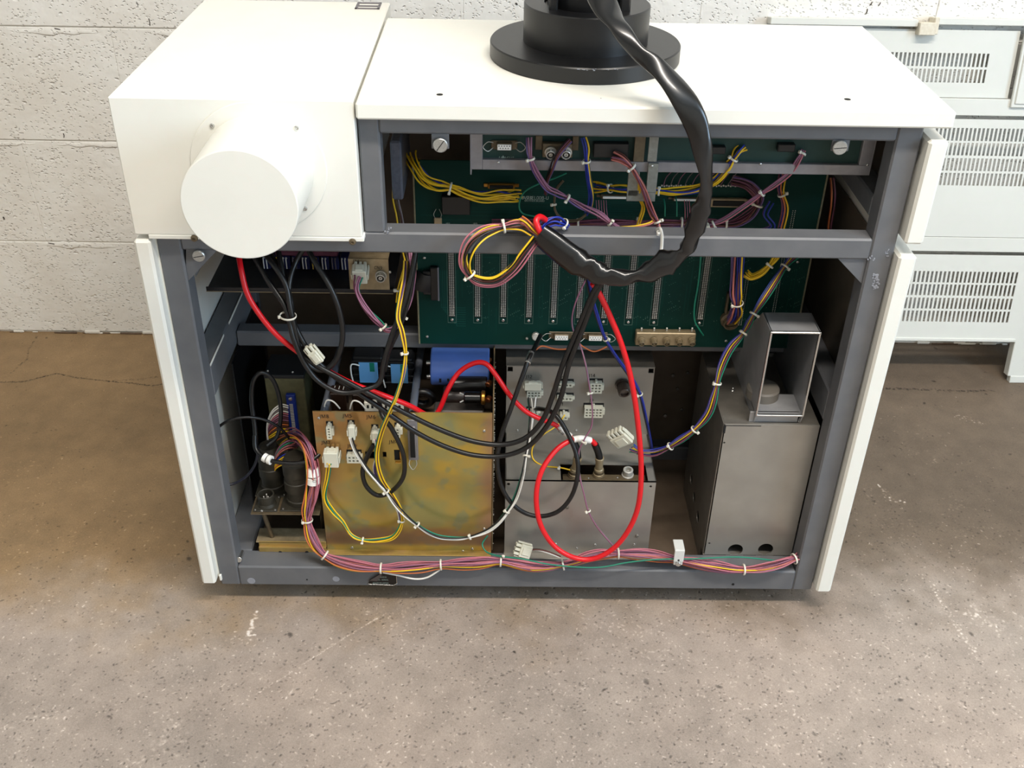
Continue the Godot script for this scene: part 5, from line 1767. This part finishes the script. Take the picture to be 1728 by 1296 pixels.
	tie(t, Z(486, 533, -0.006), V(0.1, 1, 0), 0.0095, V(-1, -0.3, 0.5))
	t = cable("black_cable", "black cable looping below the white plug and rising behind the yellow wires", [[425, 425, -0.05], [450, 470, -0.03], [482, 520, -0.012], [495, 570, 0.0], [515, 615, 0.002], [540, 645, 0.003], [575, 662, 0.004], [612, 658, 0.002], [640, 645, -0.004], [648, 610, -0.008], [660, 570, -0.012], [680, 515, -0.02], [694, 465, -0.028], [702, 420, -0.04]], 0.0033, M.black_wire)
	plug(t, Z(530, 597, 0.004), Basis(Vector3.BACK, 0.55) , 0.012, 0.010, 0.026, 2, "white plug hanging on the black cables")
	cable("black_cable", "short thick black loop hanging before the plugs of the gold front plate", [[638, 665, -0.055], [645, 700, -0.022], [662, 725, -0.016], [680, 765, -0.014], [681, 803, -0.016], [662, 828, -0.018], [638, 836, -0.02], [618, 820, -0.022], [612, 795, -0.024], [620, 770, -0.026], [631, 750, -0.024]], 0.0032, M.black_wire)
	t = cable("black_cable", "black cable with a bright ferrule looping between power supply and junction unit", [[912, 566, -0.13], [903, 585, -0.10], [893, 604, -0.075], [882, 634, -0.06], [862, 690, -0.045], [845, 738, -0.035], [839, 780, -0.028], [848, 825, -0.022], [872, 857, -0.018], [905, 871, -0.014], [940, 864, -0.012], [964, 838, -0.014], [975, 800, -0.018], [972, 765, -0.028], [956, 728, -0.045], [935, 698, -0.06], [910, 690, -0.09], [900, 694, -0.128]], 0.0031, M.black_wire)
	m = MB.new()
	rod(m, Z(897, 594, -0.086), Z(890, 613, -0.069), 0.0042, 14, 0.0008)
	part(t, "ferrule", m, M.steel)
	cable("black_cable", "thin black cable arching in from the side panel towards the round plugs", [[362, 726, -0.035], [385, 710, -0.035], [415, 704, -0.04], [445, 708, -0.05], [472, 722, -0.06], [490, 742, -0.07]], 0.0020, M.black_wire)
	cable("black_cable", "black cable coiled upright in front of the olive terminal box", [[432, 755, -0.05], [430, 720, -0.06], [425, 680, -0.07], [427, 645, -0.075], [440, 629, -0.08], [458, 638, -0.085], [470, 665, -0.085], [474, 700, -0.08], [468, 735, -0.07], [450, 752, -0.06]], 0.0030, M.black_wire)
	cable("black_cable", "thin dark cable curling low behind the corner post beside the round plugs", [[376, 818, -0.04], [395, 816, -0.045], [418, 802, -0.05], [432, 780, -0.055], [436, 755, -0.06]], 0.0020, mat(Color(0.07, 0.08, 0.13), 0.35))
	t = cable("black_cable", "black cable with two white marker rings crossing over the round plugs", [[430, 735, -0.055], [432, 758, -0.045], [448, 773, -0.035], [470, 780, -0.028], [500, 782, -0.026], [528, 775, -0.03], [545, 758, -0.045], [548, 740, -0.07]], 0.0031, M.black_wire)
	sleeve_mark(t, [[445, 771, -0.036], [450, 774, -0.034]], 0.0062)
	sleeve_mark(t, [[453, 775, -0.033], [458, 777, -0.031]], 0.0064)
	for q in [["black cable at the near edge of the circuit board, running down beside the yellow wires", [[702, 425, -0.05], [698, 460, -0.035], [690, 505, -0.03], [676, 550, -0.025], [658, 590, -0.03], [650, 625, -0.06]]], ["two-core dark cable hanging from the drum end into the loose bundle", [[450, 420, -0.06], [470, 450, -0.04], [486, 490, -0.022], [488, 515, -0.012]]]]:
		cable("black_cable", q[0], q[1], 0.0027, M.black_wire)

	# --- main pink loom along the bottom rail
	var pinks = [M.pink, M.mauve, M.pink, M.salmon, M.mauve, M.pink, M.pink, M.salmon, M.plum, M.pink, M.yellow, M.pink, M.mauve, M.salmon, M.pink, M.orange, M.mauve, M.pink]
	t = loom("main_loom", "thick loom of pink and mauve wires tied along the bottom front rail", [[478, 748, -0.10], [498, 738, -0.07], [514, 748, -0.045], [524, 772, -0.03], [528, 805, -0.022], [524, 840, -0.018], [518, 872, -0.014], [526, 908, -0.008], [548, 937, -0.002], [590, 953, 0.006], [643, 959, 0.009], [695, 957, 0.008], [744, 953, 0.006], [800, 950, 0.004], [845, 947, 0.003], [900, 956, 0.006], [950, 953, 0.005], [1000, 938, -0.002], [1043, 934, -0.005], [1095, 936, -0.005], [1142, 944, -0.003], [1200, 954, 0.005], [1255, 961, 0.007], [1305, 954, 0.003], [1340, 943, -0.005], [1352, 938, -0.012]], 0.0086, 0.0011, pinks, [6.2, 8, 10, 12, 14, 16, 18, 20, 22, 24], 1.7, 0.9, 6)
	mk = sleeve_mark(t, [[527, 790, -0.026], [528, 803, -0.0225]], 0.0085)
	sleeve_mark(t, [[528, 805, -0.022], [528, 815, -0.021]], 0.0088)
	text(mk, "D", Z(531, 812, -0.012), 0.005, M.print, Basis(Vector3.BACK, 1.5))
	m = MB.new()
	tube(m, spline(pts3([[646, 966, 0.010], [672, 971, 0.010], [700, 977, 0.010], [722, 974, 0.009], [744, 960, 0.007]]), 6), 0.0013, 6)
	part(t, "wire", m, M.white_wire)
	t = loom("pale_green_wire", "single green wire running just above the pink loom along the bottom rail", [[823, 904, -0.03], [814, 918, -0.016], [822, 932, -0.006], [846, 939, 0.004], [880, 943, 0.010], [925, 952, 0.013], [975, 957, 0.014], [1015, 957, 0.013], [1060, 949, 0.010], [1110, 944, 0.008], [1170, 943, 0.004], [1240, 940, 0.0], [1290, 944, -0.002], [1318, 948, -0.004]], 0.0, 0.0012, [M.green], [3.2])
	# clamp over the loom
	t = thing("loom_clamp", "white strap clamp bolted over the pink loom on the bottom rail", "clamp", Z(1147, 957, 0.0))
	m = MB.new()
	var a = Z(1139, 929, 0.010); var b = Z(1153, 948, 0.010)
	box(m, V(a.x, b.y, 0.0085), V(b.x, a.y, 0.0105), 0.0006)
	box(m, V(a.x, a.y - 0.001, -0.012), V(b.x, a.y + 0.001, 0.010), 0.0006)
	box(m, V(a.x + 0.0008, b.y - 0.007, 0.006), V(b.x - 0.0006, b.y + 0.001, 0.0095), 0.0006)
	part(t, "strap", m, mat(Color(0.82, 0.82, 0.80), 0.4))
	m = MB.new()
	var bp = V((a.x + b.x) / 2, b.y - 0.003, 0.0095)
	lathe(m, axis_xf(bp, V(0, 0, 1)), [Vector2(0.0042, 0), Vector2(0.0042, 0.0028), Vector2(0.0036, 0.0034), Vector2(0, 0.0034)], 6)
	lathe(m, axis_xf(bp + V(0, -0.003, -0.009), V(0, -0.3, 1)), [Vector2(0.004, 0), Vector2(0.004, 0.006), Vector2(0, 0.006)], 12)
	part(t, "bolt", m, M.steel)
	m = MB.new()
	lathe(m, axis_xf(bp + V(0, 0.0062, 0.0008), V(0, 0, 1)), [Vector2(0.0016, 0), Vector2(0.0016, 0.0004), Vector2(0, 0.0004)], 10)
	part(t, "eye", m, M.hole)
	# loose plug lying on the rail
	t = thing("loose_plug", "loose white plug with a short black tail, lying before the junction unit", "plug", Z(882, 935, -0.012))
	plug(t, Z(882, 928, -0.012), Basis(Vector3.BACK, 1.25) * Basis(Vector3.UP, 0.4), 0.019, 0.012, 0.024, 3)
	loom_wires(t, pts3([[894, 928, -0.012], [908, 928, -0.010], [925, 932, -0.010], [945, 940, -0.012]]), 0.0016, 0.0011, [M.white_wire, M.black_wire, M.brown], [])

	# --- terminal box wiring
	t = thing("terminal_wires", "fan of white, pink and yellow wires curving out of the blue terminal strip", "wiring", Z(465, 720, -0.12))
	var tc = [M.white_wire, M.white_wire, M.grey_wire, M.white_wire, M.pink, M.mauve, M.plum, M.mauve, M.brown, M.orange, M.brown, M.yellow, M.yellow, M.black_wire]
	for i in tc.size():
		m = MB.new()
		tube(m, spline(pts3([[486, 685 + i * 3.6, -0.131], [474, 683 + i * 3.8, -0.122], [459, 694 + i * 3.6, -0.115], [451, 716 + i * 2.2, -0.11], [452, 740 + i * 1.0, -0.10], [458, 765, -0.09]]), 5), 0.0011, 6)
		part(t, "wire", m, tc[i])
	t = thing("plug_wires", "arched pink, green and yellow wires entering the tall round plugs", "wiring", Z(480, 770, -0.07))
	tc = [M.mauve, M.green, M.pink, M.salmon, M.black_wire, M.blue, M.yellow, M.yellow, M.orange, M.yellow]
	for i in tc.size():
		m = MB.new()
		tube(m, spline(pts3([[502, 742 + i * 4.5, -0.075], [486, 744 + i * 4.2, -0.065], [472, 754 + i * 3.6, -0.062], [464, 772 + i * 2.4, -0.066], [466, 795 + i, -0.075]]), 5), 0.0011, 6)
		part(t, "wire", m, tc[i])

	# --- looms in front of the power supply
	t = loom("yellow_loom", "yellow wires looping low across the gold front plate from its widest plug", [[556, 781, -0.016], [553, 805, -0.020], [548, 838, -0.022], [560, 862, -0.022], [578, 882, -0.022], [592, 902, -0.020], [612, 911, -0.018], [640, 912, -0.018], [664, 906, -0.018], [677, 885, -0.018], [676, 862, -0.018], [662, 836, -0.017], [646, 812, -0.016], [637, 785, -0.014], [636, 760, -0.012], [644, 728, -0.006], [658, 695, 0.002], [670, 666, 0.003], [680, 630, 0.002], [684, 596, 0.0], [678, 560, -0.004], [671, 535, -0.012], [676, 500, -0.02], [682, 470, -0.028], [684, 440, -0.04]], 0.0028, 0.0012, [M.brown, M.violet, M.green, M.yellow, M.yellow, M.yellow], [6, 9.4, 19], 1.3)
	t = loom("white_green_loom", "white, green and black wires slanting across the gold front plate to the junction unit", [[593, 738, -0.012], [600, 760, -0.010], [618, 790, -0.008], [640, 815, -0.008], [652, 829, -0.008], [675, 858, -0.010], [704, 885, -0.012], [735, 904, -0.013], [765, 909, -0.013], [793, 906, -0.014], [826, 893, -0.015], [850, 870, -0.014], [868, 843, -0.018], [880, 806, -0.025], [887, 770, -0.045], [893, 735, -0.075], [897, 700, -0.10], [896, 672, -0.122]], 0.0030, 0.0012, [M.white_wire, M.green, M.black_wire, M.white_wire], [4, 6, 9, 11.4, 14], 1.0, 2.2)
	loom("violet_pair", "violet and pink wires dropping from the third plug of the gold front plate", [[634, 742, -0.012], [638, 765, -0.016], [632, 790, -0.018], [640, 815, -0.018], [660, 842, -0.019], [672, 862, -0.019], [676, 882, -0.019]], 0.0016, 0.0011, [M.violet, M.pink, M.violet, M.white_wire], [])
	# --- junction unit wires
	loom("thin_yellow_wire", "single yellow wire curving from the cream socket to the coax fittings", [[953, 700, -0.126], [940, 718, -0.11], [915, 735, -0.095], [899, 755, -0.085], [900, 775, -0.075], [918, 786, -0.065], [944, 789, -0.056], [962, 793, -0.052]], 0.0, 0.0011, [M.yellow], [6])
	loom("grey_wire_pair", "thin grey-brown wires hanging inside the red loop down to the bottom rail", [[1000, 450, -0.10], [972, 510, -0.10], [966, 550, -0.10], [980, 585, -0.08], [990, 622, -0.06], [996, 658, -0.05], [1000, 690, -0.045], [998, 720, -0.042], [986, 742, -0.036], [977, 765, -0.034], [978, 800, -0.024], [985, 832, -0.016], [993, 862, -0.012], [1008, 888, -0.010], [1030, 915, -0.006], [1042, 928, -0.006]], 0.0016, 0.0011, [M.mauve, M.grey_wire], [5.2, 8.2, 12])
	t = loom("blue_loom", "dark blue wires falling from the black sleeve behind the red loop to the junction unit", [[992, 470, 0.012], [998, 500, 0.004], [1008, 535, -0.01], [1022, 572, -0.03], [1043, 605, -0.05], [1064, 635, -0.065], [1080, 665, -0.075], [1090, 705, -0.085], [1098, 745, -0.10], [1100, 765, -0.12]], 0.0020, 0.0013, [M.blue, M.blue, M.blue, M.black_wire], [3, 6])
	t = loom("rainbow_loom", "blue, green and brown wires passing the blower duct down to a cream plug", [[1345, 425, -0.13], [1324, 450, -0.12], [1298, 490, -0.10], [1272, 530, -0.085], [1254, 562, -0.075], [1232, 588, -0.065], [1216, 622, -0.058], [1206, 665, -0.05], [1195, 698, -0.045], [1172, 725, -0.045], [1140, 748, -0.05], [1110, 763, -0.055], [1085, 764, -0.058], [1066, 756, -0.06]], 0.0058, 0.0010, [M.yellow, M.blue, M.brown, M.green, M.blue, M.plum, M.blue, M.green, M.violet], [1, 3, 4, 6.6, 9, 10.4, 12.3], 1.5, 1.4)
	plug(t, Z(1046, 737, -0.062), Basis(Vector3.BACK, 0.75) * Basis(Vector3.UP, -0.3), 0.026, 0.013, 0.028, 4, "cream plug at the end of the rainbow wires")
	loom("orange_wire", "thin orange wire with loose ends along the lower edge of the circuit board", [[905, 590, -0.125], [915, 584, -0.13], [938, 589, -0.13], [960, 588, -0.13], [974, 578, -0.132], [984, 585, -0.13], [1003, 593, -0.128], [1024, 585, -0.132]], 0.0, 0.0012, [M.orange], [])
	# --- relay tray wires
	loom("mauve_loom", "mauve and green wires hanging from the plug of the beige bracket and turning back up", [[606, 466, -0.036], [602, 488, -0.030], [612, 512, -0.026], [628, 532, -0.024], [644, 548, -0.022], [653, 556, -0.022], [665, 553, -0.024], [677, 538, -0.03], [690, 505, -0.04], [696, 470, -0.05], [694, 440, -0.06], [690, 420, -0.07]], 0.0042, 0.0012, [M.mauve, M.pink, M.mauve, M.plum, M.green, M.mauve, M.pink], [4.4, 7.2], 1.6, 1.3)
	loom("thin_yellow_wire", "two short yellow wires dropping beside the beige bracket", [[684, 446, -0.05], [677, 468, -0.045], [671, 490, -0.042], [669, 510, -0.042]], 0.0016, 0.0011, [M.yellow, M.yellow], [2])

	# --- looms above the middle rail
	loom("yellow_loom", "thick yellow loom along the top corner of the large circuit board", [[695, 264, -0.155], [703, 280, -0.135], [717, 302, -0.125], [735, 313, -0.12], [760, 317, -0.118], [785, 326, -0.118], [812, 332, -0.12], [840, 330, -0.125], [860, 331, -0.13], [876, 331, -0.138]], 0.0070, 0.0012, [M.yellow, M.yellow, M.yellow, M.yellow, M.blue, M.yellow, M.yellow, M.yellow, M.yellow, M.yellow], [4], 1.5, 1.4)
	loom("mauve_loom", "mauve loom sagging diagonally from the framed board to the middle rail", [[893, 232, -0.045], [894, 250, -0.042], [896, 268, -0.040], [905, 292, -0.042], [922, 318, -0.048], [940, 326, -0.05], [958, 334, -0.05], [985, 350, -0.05], [1010, 362, -0.048], [1030, 376, -0.045], [1050, 390, -0.045]], 0.0036, 0.0012, [M.mauve, M.mauve, M.mauve, M.violet, M.mauve], [2, 6, 9])
	loom("yellow_blue_loom", "yellow and blue loom crossing before the centre bracket, rising to the framed board", [[1004, 316, -0.12], [1030, 318, -0.10], [1055, 319, -0.09], [1085, 320, -0.085], [1108, 322, -0.08], [1140, 325, -0.075], [1175, 320, -0.07], [1205, 306, -0.062], [1226, 284, -0.056], [1238, 268, -0.052], [1248, 254, -0.054], [1256, 248, -0.056]], 0.0050, 0.0012, [M.blue, M.yellow, M.blue, M.yellow, M.yellow, M.yellow, M.blue, M.yellow], [1, 4.2, 9], 1.4, 1.2)
	t = loom("mauve_loom", "thin mauve loom slanting from the framed board down to a white plug beside the sleeve", [[1356, 254, -0.055], [1350, 266, -0.052], [1334, 290, -0.055], [1310, 310, -0.06], [1286, 326, -0.065], [1255, 348, -0.07], [1225, 368, -0.075], [1204, 378, -0.075], [1192, 384, -0.075]], 0.0036, 0.0011, [M.mauve, M.mauve, M.pink, M.mauve, M.green], [0.6, 4, 7], 1.0, 1.2)
	plug(t, Z(1186, 388, -0.07), Basis(Vector3.BACK, 1.9), 0.011, 0.008, 0.018, 3)
	loom("brown_red_wires", "red and brown wires between the coax bracket and the large circuit board", [[962, 236, -0.04], [948, 252, -0.036], [938, 268, -0.036], [932, 285, -0.045], [924, 305, -0.07], [921, 325, -0.12]], 0.0032, 0.0011, [M.plum, M.brown, M.violet, M.black_wire, M.salmon, M.brown], [], 1.3, 1.2)
	loom("olive_blue_loom", "upright olive and blue loom dropping from the framed board to the large board", [[986, 232, -0.046], [990, 250, -0.042], [990, 272, -0.042], [993, 300, -0.048], [998, 325, -0.06], [996, 345, -0.09], [990, 358, -0.12]], 0.0036, 0.0012, [M.blue, M.bronze, M.yellow, M.blue, M.bronze, M.blue], [2])
	t = loom("salmon_loom", "salmon and brown loom hanging from the centre bracket with yellow tails", [[1034, 262, -0.045], [1050, 268, -0.042], [1066, 282, -0.04], [1076, 298, -0.042], [1086, 318, -0.045], [1094, 340, -0.048], [1102, 360, -0.05], [1110, 374, -0.05], [1114, 388, -0.045]], 0.0044, 0.0013, [M.salmon, M.brown, M.salmon, M.salmon, M.brown, M.plum, M.salmon], [2, 7], 1.4, 0.8)
	loom_wires(t, pts3([[1080, 306, -0.046], [1077, 330, -0.055], [1084, 350, -0.06], [1078, 372, -0.07], [1074, 384, -0.08]]), 0.0026, 0.0012, [M.yellow, M.yellow, M.yellow], [])
	loom_wires(t, pts3([[1104, 366, -0.055], [1098, 376, -0.05], [1075, 382, -0.045], [1050, 384, -0.045], [1020, 387, -0.045], [1000, 388, -0.05]]), 0.0022, 0.0012, [M.yellow, M.yellow, M.salmon], [])
	loom("plum_trunk", "long dark mauve loom lying level across the large board just above the middle rail", [[830, 380, -0.135], [870, 381, -0.132], [920, 380, -0.132], [975, 378, -0.132], [1040, 376, -0.132], [1100, 376, -0.132], [1150, 376, -0.132], [1200, 378, -0.13], [1240, 378, -0.13], [1268, 360, -0.13], [1280, 335, -0.132], [1262, 312, -0.135], [1235, 304, -0.138]], 0.0075, 0.0012, [M.mauve, M.plum, M.plum, M.mauve, M.plum, M.brown, M.mauve, M.plum, M.violet, M.plum], [3, 4.6, 6, 7.6, 9.6], 1.0, 1.0)
	loom("green_wire", "single green wire looping over the print of the large board", [[956, 292, -0.13], [935, 301, -0.125], [905, 312, -0.12], [884, 325, -0.125], [876, 345, -0.13], [882, 360, -0.13], [905, 366, -0.125], [912, 374, -0.12]], 0.0, 0.0012, [M.green], [])
	loom("olive_wire_loop", "olive and black wire pair hanging in a loop before the large board", [[950, 304, -0.13], [938, 320, -0.125], [935, 345, -0.12], [940, 362, -0.118], [955, 372, -0.116], [975, 372, -0.116], [990, 362, -0.118]], 0.0016, 0.0011, [M.bronze, M.black_wire, M.bronze], [2])
	for k in 8:   # fine wires from the D connectors
		loom("fine_wire", "fine mauve wire from the flat connector down to the dark mauve loom", [[1006 + k * 4.2 if k < 5 else 1135 + k * 4, 338, -0.138], [1007 + k * 4.2 if k < 5 else 1136 + k * 4, 355, -0.13], [1009 + k * 4.2 if k < 5 else 1136 + k * 4, 370, -0.134]], 0.0, 0.0006, [[M.mauve, M.pink][k % 2]], [], 1.0, 1.0, 5, "fine wires below the flat connectors")
	for k in 10:
		loom("fine_wire", "fine pale wire arching from the terminal row up behind the aluminium frame", [[1120 + k * 12, 312, -0.142], [1124 + k * 12.5, 300, -0.125], [1132 + k * 12.5, 291, -0.12], [1140 + k * 12.5, 286, -0.12]], 0.0, 0.0006, [[M.mauve, M.grey_wire][k % 2]], [], 1.0, 1.0, 5, "fine wires over the terminal row")
	for q in [[1122, 344, 1118, 365], [1142, 340, 1138, 365]]:
		loom("green_wire", "short green wire curving down from the flat connector to the dark mauve loom", [[q[0] - 2, q[1] - 8, -0.14], [q[0], q[1] + 4, -0.13], [q[2] + 4, q[3], -0.13]], 0.0, 0.0010, [M.green], [], 1.0, 1.0, 5, "short green wires below the second flat connector")
	# --- looms low at the far end of the large board
	loom("blue_violet_loom", "thick blue and violet loom dropping behind the middle rail into the metal plug", [[1248, 400, -0.128], [1246, 430, -0.12], [1244, 460, -0.115], [1243, 490, -0.112], [1244, 512, -0.112], [1242, 530, -0.118], [1234, 542, -0.128]], 0.0085, 0.0013, [M.blue, M.violet, M.blue, M.pink, M.blue, M.brown, M.violet, M.blue, M.salmon, M.blue, M.yellow, M.violet], [4], 0.9, 0.8)
	loom("yellow_loom", "short fanned yellow loom under the middle rail near the blower duct", [[1322, 415, -0.13], [1312, 432, -0.122], [1299, 448, -0.118], [1284, 462, -0.118], [1268, 468, -0.12], [1258, 462, -0.122]], 0.0050, 0.0012, [M.yellow, M.yellow, M.yellow, M.yellow, M.yellow, M.yellow, M.yellow], [2], 1.0, 1.4)
	loom("green_wire", "green wire running down the last edge connector to the foot of the board", [[1184, 400, -0.14], [1182, 440, -0.136], [1178, 480, -0.135], [1172, 515, -0.135], [1172, 540, -0.135], [1180, 556, -0.135], [1187, 566, -0.14]], 0.0, 0.0013, [M.green], [])
	loom("dark_loom", "dim brown and yellow loom in the shadow at the far end of the large board", [[1402, 300, -0.17], [1404, 325, -0.165], [1403, 350, -0.165], [1399, 378, -0.165], [1398, 400, -0.17]], 0.004, 0.0013, [M.orange, M.brown, M.plum], [])
	loom("dark_loom", "blue and orange wires crossing the upper corner of the large board beyond the sleeve", [[1322, 290, -0.14], [1318, 320, -0.13], [1325, 350, -0.13], [1318, 385, -0.13]], 0.005, 0.0012, [M.orange, M.blue, M.yellow, M.plum], [1.4])
	loom("blue_loom", "blue wires curving down to the dark mauve loom at the far end of the board", [[1300, 340, -0.13], [1290, 362, -0.125], [1302, 382, -0.125], [1275, 392, -0.125]], 0.005, 0.0012, [M.blue, M.violet, M.blue], [])
	loom("wire_bunch", "olive and mauve wires squeezed between housing and large board", [[672, 290, -0.13], [668, 330, -0.12], [676, 365, -0.11], [682, 400, -0.10], [690, 440, -0.09]], 0.005, 0.0013, [M.bronze, M.plum, M.grey_wire, M.yellow], [])

func coupling(t: Node3D, a: Vector3, b: Vector3):   # bayonet coupling body between boot and fitting
	var m := MB.new()
	var l = (b - a).length()
	lathe(m, axis_xf(a, b - a), [Vector2(0, 0), Vector2(0.0058, 0), Vector2(0.0062, 0.0006), Vector2(0.0062, l * 0.15), Vector2(0.0054, l * 0.17), Vector2(0.0054, l * 0.62), Vector2(0.0064, l * 0.66), Vector2(0.0066, l * 0.9), Vector2(0.0075, l * 0.92), Vector2(0.0075, l), Vector2(0, l)], 24)
	part(t, "coupling", m, M.beige_metal)
